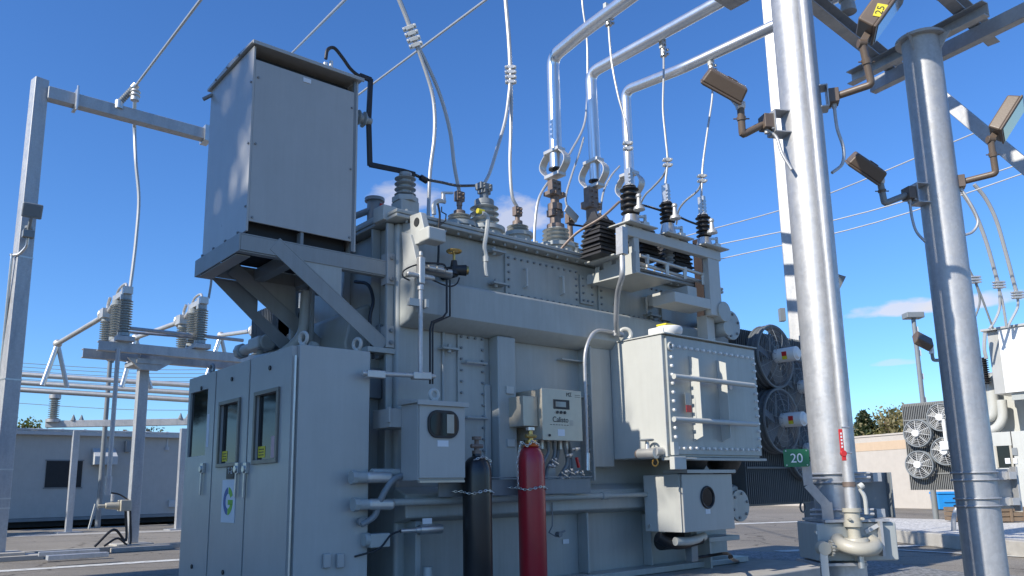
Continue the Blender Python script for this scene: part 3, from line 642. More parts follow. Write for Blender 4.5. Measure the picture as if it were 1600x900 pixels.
for k in range(3):
    ya, yb = ysplit[k]+.016, ysplit[k+1]-.016
    w0 = U(wins[k][1][0], (wins[k][0][1]+wins[k][1][1])/2, x=CX).y; w1 = U(wins[k][0][0], (wins[k][0][1]+wins[k][1][1])/2, x=CX).y
    if k == 2: w1 = yb-.06
    zt_ = U(wins[k][1][0], wins[k][0][1], x=CX).z; zb_ = U(wins[k][1][0], wins[k][1][1], x=CX).z
    X0, X1 = CX-.028, CX+.018
    mb = MB().box((X0, ya, cz0+.01), (X1, w0, zt-.01)).box((X0, w1, cz0+.01), (X1, yb, zt-.01)).box((X0, w0, cz0+.01), (X1, w1, zb_)).box((X0, w0, zt_), (X1, w1, zt-.01))
    d = t.part('door', mb, 'cab')
    t.part('window', MB().box((CX-.006, w0, zb_), (CX+.012, w1, zt_)), 'glass', parent=d)
    if frames[k]:
        q = .038; fm = MB(); X2 = CX-.05
        fm.box((X2, w0-q, zb_-q), (X0-.001, w1+q, zb_)).box((X2, w0-q, zt_), (X0-.001, w1+q, zt_+q)).box((X2, w0-q, zb_), (X0-.001, w0, zt_)).box((X2, w1, zb_), (X0-.001, w1+q, zt_))
        t.part('window_frame', fm, 'frame', parent=d, bevel=.004)
        wd = .15 if k == 0 else .13
        t.part('sticker', MB().box((CX-.009, w1-.02-wd, zb_+.02), (CX-.007, w1-.02, zb_+.12)), 'yellow', parent=d)
        st = MB()
        for j in range(3): st.box((CX-.0105, w1-.04-wd*.7, zb_+.04+j*.025), (CX-.0095, w1-.04, zb_+.048+j*.025))
        t.part('print', st, 'blackp', parent=d)
        if k == 0: t.part('paper', MB().box((CX-.009, w0+.02, zb_+.01), (CX-.007, w0+.16, zb_+.2)), 'pink', parent=d)
    else:
        t.part('sticker', MB().box((X0-.002, w0-.08, zb_+.08), (X0-.0005, w0-.02, zb_+.42)), 'label', parent=d)
    h = U(*hand[k][0], x=CX); l = U(*hand[k][1], x=CX)
    t.part('handle', MB().bar((CX-.05, h.y, h.z), (CX-.05, h.y+.01, h.z-.26), .022, .02).cyl((CX-.028, h.y, h.z-.0), (CX-.075, h.y, h.z-.0), .033, n=12).box((CX-.06, h.y-.045, h.z-.04), (CX-.029, h.y+.03, h.z+.06)), 'zinc', parent=d, bevel=.003)
    m = (ya+yb)/2
    for z_ in (zt-.15, cz0+.13): t.part('plug', MB().cyl((CX-.03, m, z_), (CX-.04, m, z_), .022, n=10), 'blackcab', parent=d)
# hinge line on the near corner
g = MB().cyl((CX-.015, CY+.012, cz0+.1), (CX-.015, CY+.012, zt-.1), .012, n=8); t.part('hinge', g, 'zinc')
for px, py in ((474, 536), (558, 545)):
    q = U(px, py, y=CY+.1); q.z = zt; t.part('eye_bolt', MB().ring(q+ZA*.075, XA+YA*.2, .052, .016, 18, 8).cyl(q, q+ZA*.03, .03, n=10), 'box')
q = V3((CX+.1, ytop-.35, zt)); t.part('eye_bolt', MB().ring(q+ZA*.075, XA, .052, .016, 18, 8).cyl(q, q+ZA*.03, .03, n=10), 'darksteel')
# plates on the middle door
q = U(360, 740, x=CX-.03); t.part('number_plate', MB().box((q.x-.004, q.y-.095, q.z-.05), (q.x, q.y+.095, q.z+.1)), 'blackp')
t.text('lettering', 'T-2', (q.x-.006, q.y, q.z+.025), .085, '-x', 'label')
q = U(357, 783, x=CX-.03); q.x = CX-.034; t.part('logo_plate', MB().box((q.x, q.y-.165, q.z-.2), (q.x+.005, q.y+.165, q.z+.2)), 'label')
def arc(cy, cz, r0, r1, a0, a1, X, kx=1.0, n=16):
    mb = MB(); 
    for i in range(n):
        p = []
        for r, a in ((r0, a0+(a1-a0)*i/n), (r1, a0+(a1-a0)*i/n), (r1, a0+(a1-a0)*(i+1)/n), (r0, a0+(a1-a0)*(i+1)/n)):
            p.append(V3((X, cy-math.cos(a)*r*kx, cz+math.sin(a)*r)))
        mb.prism(p, (-.002, 0, 0))
    return mb
t.part('emblem', arc(q.y, q.z, .07, .13, R(97), R(263), q.x-.0005, .9), 'blue')
e = arc(q.y, q.z, .07, .13, R(270), R(345), q.x-.0005, .9); 
for s_2 in arc(q.y, q.z, .07, .13, R(25), R(86), q.x-.0005, .9).v: pass
e2 = arc(q.y, q.z, .07, .13, R(25), R(86), q.x-.0005, .9); e.add(e2.v, e2.f)
e.box((q.x-.0025, q.y-.115, q.z-.035), (q.x-.0005, q.y-.0, q.z+.012))
t.part('emblem', e, 'lgreen')
# conduits entering the shaded side, vents
for px, py in ((560, 746), (561, 788)):
    q = U(px, py, y=CY); t.part('conduit_hub', MB().cyl(q, q-YA*.03, .055, n=16).cyl(q-YA*.03, q-YA*.05, .04, n=8), 'tank')
for px in (509, 530):
    q = U(px, 876, y=CY); t.part('vent_cap', MB().box(q+V3((-.035, -.04, -.06)), q+V3((.035, 0, .06))), 'encl', bevel=.012)
q = U(570, 843, y=CY); t.part('outlet_box', MB().box((q.x, CY-.1, q.z-.07), (q.x+.2, CY+.02, q.z+.05)).cyl((q.x-.04, CY-.04, q.z), (q.x+.02, CY-.04, q.z), .06, n=12), 'tank', bevel=.01)
q = U(562, 815, y=CY-.03); t.part('flexible_lead', MB().tube([U(564, 820, y=CY-.06), U(585, 806, y=CY-.08), U(595, 780, y=CY-.12), U(612, 752, y=CY-.14), U(628, 743, y=CY-.12)], .028, 10).cyl(q-YA*.04, q, .035, n=10), 'darksteel')

# ================================================================== RAISED ENCLOSURE ON ITS BRACKET
BX0, BX1, BY0, BY1 = 2.575, 3.663, 6.62, 7.715; bz0, bz1 = 3.527, 5.415
t = T('raised_enclosure', 'tall pale grey sheet metal enclosure standing on a steel bracket high above the control cabinet', 'enclosure', (BX0, BY0, 2.7))
zp = U(403, 93, y=BY0).z; zq = U(386, 344, y=BY0).z
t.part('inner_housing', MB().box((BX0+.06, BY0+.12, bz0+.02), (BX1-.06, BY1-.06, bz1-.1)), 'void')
t.part('side_panel', MB().box((BX0, BY0, bz0+.04), (BX0+.02, BY1, bz1-.06)), 'encl', bevel=.003)
t.part('side_panel', MB().box((BX1-.02, BY0+.0, bz0+.04), (BX1, BY1, bz1-.06)), 'encl', bevel=.003)
t.part('front_panel', MB().box((BX0+.021, BY0+.004, zq), (BX1-.045, BY0+.024, zp)), 'encl', bevel=.004)
t.part('rear_panel', MB().box((BX0+.021, BY1-.03, zq), (BX1-.045, BY1, bz1-.07)), 'encl', bevel=.004)
t.part('corner_post', MB().box((BX1-.044, BY0+.006, bz0+.04), (BX1-.021, BY0+.04, bz1-.06)).box((3.1, BY0+.02, bz0+.02), (3.13, BY0+.1, zq)), 'darksteel')
roof = MB().prism([V3((BX0-.03, BY0-.05, bz1-.065)), V3((BX0-.03, BY0-.05, bz1-.03)), V3((BX0-.03, (BY0+BY1)/2, bz1+.0)), V3((BX0-.03, BY1+.04, bz1-.03)), V3((BX0-.03, BY1+.04, bz1-.06)), V3((BX0-.03, BY0-.03, bz1-.045)), V3((BX0-.03, BY0-.03, bz1-.065))], (BX1-BX0+.07, 0, 0))
t.part('roof', roof, 'encl', bevel=.003)
g = MB(); g.bolts([(BX0, BY0+.03, z) for z in (3.8, 4.4, 5.0)]+[(BX0-.03, y, bz1-.04) for y in (6.9, 7.2, 7.5)], -XA, .012, .012)
g.bolts([(x, BY0, z) for x in (BX0+.05, BX1-.07) for z in (3.7, 4.4, 5.05)], -YA, .012, .01); g.bolts([(BX0+.0, BY1-.03-i*.3, bz0+.06) for i in range(4)], -XA, .014, .02)
t.part('screws', g, 'darksteel')
q = U(480, 126, y=BY0); t.part('rating_label', MB().box(q+V3((-.04, -.003, -.022)), q+V3((.04, .003, .022))), 'label')
t.part('latch', MB().cyl((BX0-.0, BY1-.03, 5.3), (BX0-.07, BY1+.03, 5.25), .02, n=8), 'darksteel')
# bracket: twin channels, diagonal struts, cross members
fr = MB(); 
for y in (BY0+.0, BY1-.06):
    fr.box((BX0-.04, y, bz0-.14), (TX0-.09, y+.012, bz0+.0)); fr.box((BX0-.04, y+.0, bz0+.001), (TX0-.09, y+.09, bz0+.014)); fr.box((BX0-.04, y+.013, bz0-.152), (TX0-.09, y+.09, bz0-.14))
fr.box((BX0-.055, BY0, bz0-.152), (BX0-.042, BY1+.03, bz0+.014)); fr.box((BX0-.04, BY0+.1, bz0-.165), (BX0+.09, BY1-.07, bz0-.153))
for x in (3.07, 3.52): fr.box((x, BY0+.1, bz0-.13), (x+.012, BY1-.07, bz0-.01)); fr.box((x+.013, BY0+.1, bz0-.13), (x+.1, BY1-.07, bz0-.118))
t.part('bracket_frame', fr, 'brack', bevel=.003)
for y, px in ((BY0-.004, 0), (BY1-.1, 0)):
    a = V3((BX0+.28, y, bz0-.02)); b = V3((TX0-.1, y, 2.68)); d = (b-a).normalized(); up = V3((d.z, 0, -d.x))*-1
    s = MB().prism([a+up*.05, b+up*.05, b-up*.09, a-up*.09], (0, .012, 0)).prism([a+up*.05, b+up*.05, b+up*.064, a+up*.064], (0, .09, 0))
    t.part('diagonal_strut', s, 'brack', bevel=.003)
    g = MB().prism([V3((BX0+.3, y+.014, bz0-.12)), V3((BX0+.95, y+.014, bz0-.12)), V3((BX0+.95, y+.014, bz0-.45))], (0, .01, 0)); t.part('gusset_plate', g, 'tank')
t.part('diagonal_strut', MB().prism([V3((BX0+.1, BY1-.02, bz0-.15)), V3((3.75, BY1-.02, 2.45)), V3((3.98, BY1-.02, 2.5)), V3((3.15, BY1-.02, bz0-.42)), V3((3.15, BY1-.02, bz0-.15))], (0, .012, 0)), 'darksteel')
for za, zb in ((3.3, 3.62), (2.66, 2.88)):
    t.part('mounting_angle', MB().box((TX0-.09, BY0-.02, za), (TX0+.0, BY0+.1, zb)).box((TX0+.005, BY0+.02, za+.04), (TX0+.28, BY0+.1, zb-.06)), 'encl', bevel=.006)
    t.part('bolt_heads', MB().bolts([(TX0-.045, BY0-.02, za+.05), (TX0-.045, BY0-.02, zb-.05)], -YA, .022, .03), 'darksteel')
t.part('foot_plate', MB().box((TX0-.3, BY0-.03, 2.6), (TX0+.02, BY0+.12, 2.65)), 'tank', bevel=.003)
# roof terminal
q = U(509, 97, y=6.8); q.z = bz1-.03; t.part('roof_terminal', MB().cyl(q, q+ZA*.06, .05, n=12).cyl(q+ZA*.06, q+ZA*.16, .025, n=8).bar(q+V3((-.1, 0, .1)), q+V3((.02, 0, .1)), .03, .03).cyl(q+V3((.06, 0, .08)), q+V3((.06, 0, .2)), .02, n=8), 'alum2')
# sideways insulator on the right panel
q = V3((BX1, 6.8, U(565, 186, y=6.8).z))
one('post_insulator', MB().sheds(q, XA, .2, .05, .085, 3).cyl(q+XA*.2, q+XA*.25, .04, n=12), 'porc', 'short ribbed grey insulator sticking out sideways from the raised enclosure', 'insulator', group='support insulators of the black lead')
# insulator on the tank corner
q = U(633, 322, y=6.75); q.z = 4.04
zb = U(633, 309, y=6.75).z; zt2 = U(635, 276, y=6.75).z
ci = T('post_insulator', 'ribbed grey insulator standing on the near corner of the tank cover', 'insulator', q, 'support insulators of the black lead')
ci.part('pedestal', MB().box(q+V3((-.11, -.1, 0)), V3((q.x+.11, q.y+.1, zb-.06))).cyl((q.x, q.y, zb-.06), (q.x, q.y, zb), .14, n=6), 'tank', bevel=.006)
ci.part('sheds', MB().sheds((q.x, q.y, zb), ZA, zt2-zb, .065, .115, 4).cyl((q.x, q.y, zt2), (q.x, q.y, zt2+.03), .07, n=16), 'porc')
CI = V3((q.x, q.y, zt2+.05))
# black bus lead, enclosure roof -> sideways insulator -> corner insulator -> neutral bushing
yb_ = 6.8
g = MB(); P = [U(509, 92, y=6.8), U(512, 78, y=6.8), U(522, 75, y=6.8), U(535, 90, y=6.8), U(548, 108, y=6.8), U(562, 119, y=yb_), U(579, 124, y=yb_)]
g.tube(P, .018, 8)
def flat(a, b): g.bar(a, b, .05, .028, up=(0, 1, 0))
flat(U(562, 118, y=yb_), U(580, 125, y=yb_)); flat(U(579, 123, y=yb_), U(576, 188, y=yb_)); flat(U(576, 186, y=yb_), U(578, 259, y=yb_)); flat(U(577, 257, y=yb_), CI+XA*-.02); flat(CI-XA*.04, CI+XA*.12)
NB_TOP = U(743, 290, y=7.3)
g.tube([CI+XA*.1, U(665, 280, y=6.8), U(690, 285, y=6.95), U(715, 290, y=7.1), NB_TOP], .017, 8)
g.cyl(U(657, 277, y=6.77), U(667, 283, y=6.77), .035, n=8)
one('bus_lead', g, 'blackcab', 'thin black conductor bent down from the raised enclosure to the big grey bushing', 'conductor')

# ================================================================== GAUGE BOX
GY = 5.9; a = U(655, 629, y=GY); b = U(728, 750, y=GY); y1 = U(627, 640, x=a.x).y
t = T('gauge_box', 'grey steel box with a black rimmed oval window mounted beside the black cylinder', 'enclosure', (a.x, GY, b.z))
body = t.part('box_body', MB().box((a.x, GY+.022, b.z), (b.x, y1, a.z)), 'cab', bevel=.006)
t.part('lid', MB().prism([V3((a.x-.03, GY-.03, a.z-.02)), V3((a.x-.03, GY-.03, a.z+.025)), V3((a.x-.03, y1+.02, a.z+.06)), V3((a.x-.03, y1+.02, a.z+.0)), V3((a.x-.03, GY-.01, a.z+.0)), V3((a.x-.03, GY-.01, a.z-.02))], (b.x-a.x+.05, 0, 0)), 'cab', bevel=.004)
wc = U(692, 663, y=GY); hw, hh = .17, .125
def rrect(cx, cz, hw, hh, r, y, n=7):
    P = []
    for sx, sz, a0 in ((1, -1, -90), (1, 1, 0), (-1, 1, 90), (-1, -1, 180)):
        for k in range(n+1):
            a = R(a0+90*k/n); P.append(V3((cx+sx*(hw-r)+r*math.cos(a), y, cz+sz*(hh-r)+r*math.sin(a))))
    return P
dr = t.part('door', MB().box((a.x+.006, GY, b.z+.02), (b.x-.006, GY+.02, a.z-.01)), 'cab', bevel=.004)
t.part('window_gasket', MB().prism(rrect(wc.x, wc.z, hw, hh, .1, GY-.001), (0, -.016, 0)), 'blackcab', parent=dr, bevel=.004)
t.part('window', MB().prism(rrect(wc.x, wc.z, hw-.022, hh-.022, .08, GY-.018), (0, -.002, 0)), 'glass', parent=dr)
t.part('gauge_face', MB().prism([V3((wc.x+.03, GY-.0215, wc.z-.08)), V3((wc.x+.11, GY-.0215, wc.z-.08)), V3((wc.x+.11, GY-.0215, wc.z+.09)), V3((wc.x+.03, GY-.0215, wc.z+.09))], (0, -.001, 0)), 'beige', parent=dr)
t.part('label', MB().box((wc.x-.06, GY-.003, wc.z-hh-.075), (wc.x+.06, GY, wc.z-hh-.02)), 'label', parent=dr)
lc = U(678, 617, y=GY+.15); lc.z = a.z+.07; t.part('lifting_eye', MB().ring(lc+ZA*.03, YA, .045, .02, 18, 8).box(lc+V3((-.035, -.018, -.07)), lc+V3((.035, .018, 0))), 'box')
t.part('wall_bracket', MB().box((a.x-.12, y1, a.z-.2), (a.x+.2, y1+.3, a.z-.03)).box((a.x-.14, y1-.02, a.z-.16), (a.x-.12, y1+.02, a.z-.02)), 'cab', bevel=.004)
t.part('bottom_flange', MB().box((a.x-.0, GY-.01, b.z-.02), (b.x-.02, GY+.02, b.z)), 'steel')

# ================================================================== GAS MONITOR
MY = 6.1; a = U(847, 607, y=MY); b = U(910, 688, y=MY)
t = T('gas_monitor', 'beige stainless monitor box with small display and lettering above the red cylinder', 'monitor', (a.x, MY, b.z))
t.part('housing', MB().box((a.x, MY+.016, b.z), (b.x, 6.54, a.z)), 'steel', bevel=.006)
dr = t.part('door', MB().box((a.x-.006, MY, b.z-.01), (b.x+.006, MY+.014, a.z+.006)), 'steel', bevel=.004)
q = U(877, 632, y=MY); t.part('display', MB().box(q+V3((-.115, -.008, -.05)), q+V3((.115, 0, .05))), 'blackp', parent=dr, bevel=.002)
t.part('screen', MB().box(q+V3((-.09, -.01, -.028)), q+V3((.06, -.0085, .028))), 'screen', parent=dr)
kb = MB(); 
for i in (-1, 0, 1): kb.cyl(q+V3((i*.055-.01, 0, -.085)), q+V3((i*.055-.01, -.012, -.085)), .016, n=10)
t.part('button', kb, 'blackp', parent=dr)
t.text('lettering', 'Calisto', U(876, 656, y=MY-.002), .082, '-y', 'blackp', parent=dr)
t.text('lettering', 'M\u01a9', U(889, 617, y=MY-.002), .06, '-y', 'blackp', parent=dr)
q = U(893, 661, y=MY); t.part('mark', MB().box(q+V3((-.025, -.002, -.03)), q+V3((.025, 0, .03))), 'beige', parent=dr)
ln = MB(); q = U(876, 664, y=MY)
for i in range(7): ln.box(q+V3((-.15+i*.04, -.0015, -.003)), q+V3((-.125+i*.04, 0, .003)))
t.part('print', ln, 'blackp', parent=dr)
ln = MB(); q = U(900, 618, y=MY); ln.box(q+V3((-.02, -.0015, .0)), q+V3((.06, 0, .004))).box(q+V3((-.02, -.0015, -.02)), q+V3((.06, 0, -.016))); t.part('print', ln, 'blackp', parent=dr)
q = U(877, 676, y=MY); t.part('label', MB().box(q+V3((-.05, -.002, -.035)), q+V3((.05, 0, .035))), 'label', parent=dr)
t.part('lock', MB().cyl(U(859, 680, y=MY), U(859, 680, y=MY-.012), .014, n=10), 'blackp', parent=dr)
sx = a.x-.006; r_ = xrect(803, 622, 835, 665, sx-.17)
t.part('side_box', MB().box((sx-.2, MY+.07, U(836, 664, x=sx-.17).z), (sx, 6.42, U(836, 616, x=sx-.17).z)), 'steel', bevel=.006)
for z in (a.z+.0, b.z-.03): t.part('mounting_ear', MB().box((sx-.24, 6.38, z-.04), (sx-.14, 6.5, z+.04)), 'box', bevel=.004)
hs_ = MB()
for i, (p0, p1, p2, p3) in enumerate((((856, 690), (857, 706), (850, 722), (848, 735)), ((866, 690), (866, 712), (856, 730), (853, 750)), ((880, 690), (884, 706), (886, 725), (870, 752)), ((889, 690), (893, 712), (893, 740), (868, 760)), ((886, 690), (890, 700), (888, 730), (860, 770)), ((873, 690), (871, 712), (862, 738), (857, 755)))):
    hs_.tube([U(*p, y=MY+.15+.02*i) for p in (p0, p1, p2, p3)], .016+.003*(i % 3), 8)
t.part('hoses', hs_, 'darksteel')
ft = MB()
for px, py, l in ((857, 727, .09), (885, 735, .12), (897, 739, .06), (905, 738, .07), (884, 712, .1), (876, 748, .03), (861, 718, .1), (893, 702, .12), (876, 738, .12)):
    q = U(px, py, y=MY+.1); ft.cyl(q, q+V3((l, 0, l*random.uniform(-.6, .8))), .014, n=8).cyl(q+V3((l*.4, 0, 0)), q+V3((l*.7, 0, .0)), .022, n=6)
t.part('fitting', ft, 'zinc')
gl = MB(); 
for i in range(6): gl.cyl((a.x+.07+i*.09, MY+.2, b.z), (a.x+.07+i*.09, MY+.2, b.z-.09), .024, n=8)
t.part('cable_gland', gl, 'zinc')
q = U(901, 722, y=MY+.1); t.part('red_lever', MB().bar(q+ZA*.05, q-ZA*.06+XA*.03, .03, .02), 'redl')
t.part('sump_box', MB().box(U(851, 731, y=MY+.2), U(869, 757, y=MY+.2)+YA*.12), 'cab', bevel=.006)

# ================================================================== GAS CYLINDERS
def chainlinks(mb, P, lw=.018, ll=.034, wr=.0045):
    L = [0]
    for i in range(1, len(P)): L.append(L[-1]+(P[i]-P[i-1]).length)
    n = int(L[-1]/(ll*.78)); k = 0
    for i in range(n):
        s = L[-1]*(i+.5)/n
        while k < len(L)-2 and L[k+1] < s: k += 1
        f = (s-L[k])/(L[k+1]-L[k]); c = P[k].lerp(P[k+1], f); d = (P[k+1]-P[k]).normalized()
        sd = d.cross(ZA if abs(d.z) < .9 else YA).normalized(); 
        if i % 2: sd = d.cross(sd)
        pts = [c+d*math.cos(a)*ll*.5+sd*math.sin(a)*lw*.5 for a in [2*math.pi*j/10 for j in range(11)]]
        mb.tube(pts, wr, 5, smooth=False, cap=False)
def cylinder(px, pyt, r, Y, mat, neck, label, pych, red):
    c = U(px, pyt, y=Y); z0 = .27; zs = c.z; t = T('gas_cylinder', label, 'gas cylinder', (c.x, c.y, z0), 'gas cylinders chained to the tank')
    H = zs-z0; prof = [(r*.96, 0), (r, .02), (r, H-.2)]+[(r*math.cos(R(a))**.7 if a < 80 else .045, H-.2+.18*math.sin(R(a))) for a in (15, 30, 45, 58, 68, 76, 82)]+[(.042, H)]
    t.part('shell', MB().lathe((c.x, c.y, z0), ZA, prof, 36), mat)
    if red: t.part('shoulder_band', MB().lathe((c.x, c.y, z0), ZA, [(.088, H-.031), (.06, H-.012), (.044, H+.002)], 30), 'orange')
    v = t.part('valve', MB().cyl((c.x, c.y, zs), (c.x, c.y, zs+.03), .055 if red else .045, n=18).cyl((c.x, c.y, zs+.03), (c.x, c.y, zs+.13), .027, .022, n=10).cyl((c.x-.08, c.y-.02, zs+.07), (c.x+.05, c.y-.02, zs+.07), .02, n=8), neck)
    t.part('handwheel', MB().cyl((c.x, c.y, zs+.13), (c.x, c.y, zs+.16), .045, n=14).cyl((c.x, c.y, zs+.1), (c.x, c.y, zs+.13), .012, n=6), 'zinc' if red else neck, parent=v)
    zc = U(px, pych, y=Y-r).z; ch = MB(); P = [V3((c.x+math.cos(a)*(r+.012), c.y+math.sin(a)*(r+.012), zc+.012*math.sin(3*a))) for a in [R(-195+10*i) for i in range(22)]]
    chainlinks(ch, [V3((c.x-r-.06, 6.1, zc+.01))]+P+[V3((c.x+r+.05, 6.1, zc+.01))])
    if red: chainlinks(ch, [V3((c.x-r-.02, c.y+.02, zc)), V3((c.x-r-.045, c.y, zc+.25)), V3((c.x-r-.01, c.y-.02, zc+.45)), V3((c.x-r*.6, c.y-.05, zs-.03)), V3((c.x-.05, c.y-.08, zs+.02)), V3((c.x+.08, c.y-.03, zs-.01)), V3((c.x+r, c.y, zs-.1)), V3((c.x+r+.01, c.y+.05, zs-.4))])
    else: chainlinks(ch, [V3((c.x-.1, c.y-.09, zs-.06)), V3((c.x, c.y-.1, zs-.03)), V3((c.x+.09, c.y-.09, zs-.07)), V3((c.x+.13, c.y-.03, zs-.16))])
    one('restraint_chain', ch, 'zinc', 'thin zinc chain looped round the %s gas cylinder' % ('red' if red else 'black'), 'chain', group='restraint chains')
    return t
cylinder(745, 709, .137, 5.97, 'black', 'rust', 'matt black gas cylinder chained upright below the oval window box', 769, False)
cylinder(829, 693, .136, 5.97, 'red', 'brass', 'red gas cylinder with brass valve chained upright in front of the tank', 763, True)

# ================================================================== CABLE TERMINATION BOX
KY = 5.6; a = U(1036, 521, y=KY); b = U(1191, 716, y=KY); KX0, KX1, KZ0, KZ1 = a.x, b.x, b.z, a.z; ky1 = U(930, 600, x=KX0).y
t = T('cable_box', 'big light grey bolted cable box on the tank front, its left side in full sun', 'cable box', (KX0, KY, KZ0))
t.part('box_body', MB().box((KX0, KY+.03, KZ0), (KX1, ky1, KZ1)), 'box', bevel=.012)
cvp = t.part('cover_plate', MB().box((KX0+.05, KY, KZ0+.03), (KX1-.0, KY+.028, KZ1-.02)), 'tank', bevel=.004)
t.part('top_rim', MB().box((KX0-.015, KY-.03, KZ1), (KX1+.02, ky1, KZ1+.012)), 'box')
t.part('bottom_flange', MB().box((KX0-.02, KY-.03, KZ0-.035), (KX1+.05, KY+.1, KZ0-.005)).box((KX0-.06, ky1-.13, KZ0-.1), (KX0+.05, ky1+.05, KZ0-.01)), 'tank', bevel=.003)
t.part('rear_flange', MB().box((KX0-.07, ky1-.06, KZ0-.08), (KX1, ky1+.0, KZ1+.05)).box((KX0-.13, ky1-.0, KZ0-.1), (KX1, ky1+.05, KZ1+.06)), 'tank', bevel=.003)
bl = MB(); bl.bolts(grid_pts((KX0+.14, KY, KZ1-.13), (KX1-.07, KY, KZ1-.13), 15), -YA, .019, .03); bl.bolts(grid_pts((KX0+.11, KY, KZ1-.26), (KX0+.11, KY, KZ0+.12), 11), -YA, .019, .03)
bl.bolts(grid_pts((KX1-.045, KY, KZ1-.2), (KX1-.045, KY, KZ0+.14), 12), -YA, .019, .03); bl.bolts(grid_pts((KX0+.14, KY, KZ0+.1), (KX1-.1, KY, KZ0+.1), 15), -YA, .019, .03)
t.part('cover_bolts', bl, 'white', parent=cvp)
g = MB()
x1 = U(1091, 560, y=KY-.13).x; x2 = U(1134, 570, y=KY-.13).x
for X, z0_, z1_ in ((x1, KZ0+.18, KZ1-.22), (x2, KZ0+.18, KZ1-.22)):
    t.part('stiffener', MB().prism([V3((X, KY-.001, z1_)), V3((X, KY-.13, z1_-.05)), V3((X, KY-.13, z0_+.05)), V3((X, KY-.001, z0_))], (.012, 0, 0)), 'box', parent=cvp)
for py in (588, 655):
    p = U(1053, py, y=KY-.16); q = V3((U(1177, 598, y=KY-.16).x, KY-.16, p.z)); t.part('rail', MB().cyl(p, q, .03, n=14), 'box', parent=cvp)
for px, py, m_ in ((1076, 640, 'redl'), (1141, 605, 'white')):
    q = U(px, py, y=KY-.05); 
    if m_ == 'white': t.part('tag_disc', MB().cyl(q, q-YA*.01, .032, n=16).cyl(q+V3((0, 0, 0)), q+YA*.05, .008, n=6), 'white', parent=cvp)
    else: t.part('tag', MB().box(q+V3((-.045, -.004, -.03)), q+V3((.05, .0, .05))), 'redl', parent=cvp); t.part('tag', MB().box(q+V3((-.05, -.002, .055)), q+V3((.06, .0, .19))), 'tank', parent=cvp)
q = U(1045, 520, y=KY+.1); q.z = KZ1+.012
bc = MB().lathe(q, ZA, [(.13, 0), (.155, .03), (.16, .07), (.155, .1), (.13, .105)], 24).box(q+V3((-.17, -.05, .0)), q+V3((-.03, .17, .09)))
f = t.part('breather_cap', bc, 'white', bevel=.015); t.part('cap_lid', MB().box(q+V3((-.13, -.07, .107)), q+V3((.08, .08, .13))), 'yellow', parent=f, bevel=.01)
q = U(977, 527, x=KX0+.1); q.z = KZ1+.01; t.part('lifting_eye', MB().ring(q+ZA*.09, (XA*.75+YA*.65), .07, .026, 20, 8).cyl(q-ZA*.01, q+ZA*.04, .06, .05, n=12), 'box')
g = MB().ring((KX0+.11, KY-.01, KZ1-.14), YA, .04, .014, 14).box((KX0+.02, KY-.05, KZ0+.02), (KX0+.1, KY-.002, KZ0+.16)); t.part('hook_plate', g, 'box')
t.part('corner_foot', MB().box((KX0-.05, KY-.1, KZ0-.14), (KX0+.16, KY-.031, KZ0-.0)).box((KX0+.1, KY-.1, KZ0-.03), (KX0+.36, KY-.031, KZ0-.01)), 'box', bevel=.008)
q = U(1012, 706, x=KX0-.12)
v = t.part('drain_valve', MB().cyl(q+V3((0, .12, -.02)), q+V3((.0, -.12, -.02)), .06, n=14).cyl(q, q+ZA*.12, .035, .02, n=10).cyl(q+V3((.13, -.1, 0)), q+V3((0, -.1, 0)), .05, n=12), 'alum2')
t.part('valve_wheel', MB().ring(q+ZA*.13, ZA, .065, .013, 16).box(q+V3((-.06, -.01, .122)), q+V3((.06, .01, .138))).cyl(q+ZA*.1, q+ZA*.14, .012), 'darksteel', parent=v)
t.part('valve_plug', MB().cyl(q+V3((0, .15, -.02)), q+V3((0, .12, -.02)), .05, n=12), 'rust', parent=v)
t.part('pull_ring', MB().ring(q+V3((0, -.1, -.12)), XA, .04, .008, 14), 'brass', parent=v)
for px, r in ((1075, .17), (1130, .16)):
    q = U(px, 722, y=KY+.35); q.z = KZ0-.01; t.part('cable_boot', MB().lathe(q, -ZA, [(r*1.4, 0), (r*1.3, .06), (r, .14), (r*.6, .2)], 20), 'poly')
# conduit curving up and over to the box
g = MB(); y_ = 6.25
g.elbow([U(918, 735, y=y_), U(913, 548, y=y_), U(928, 514, y=y_), U(962, 520, y=y_)], .021, 12, .3)
cd = one('conduit', g, 'galv', 'thin galvanised conduit bending over the top left edge of the sunlit cable box', 'conduit')
g = MB().tube([U(972, 400, y=5.75), U(972, 430, y=5.75), U(965, 460, y=5.95), U(963, 500, y=6.1), U(965, 520, y=6.2)], .032, 12).bar(U(972, 398, y=5.75), U(972, 372+30-30, y=5.75)+ZA*.12, .1, .09).cyl(U(960, 520, y=6.22), U(972, 523, y=6.22), .035, n=10)
one('conduit', g, 'galv', 'curved galvanised conduit dropping from the arrester bracket to the cable box', 'conduit', smooth=50)
g = MB().cyl(U(918, 735, y=6.2), U(918, 708, y=6.2), .032, .028, n=10); one('cable_gland', g, 'zinc', 'short grey cable gland hanging at the lower end of the thin conduit', 'gland')

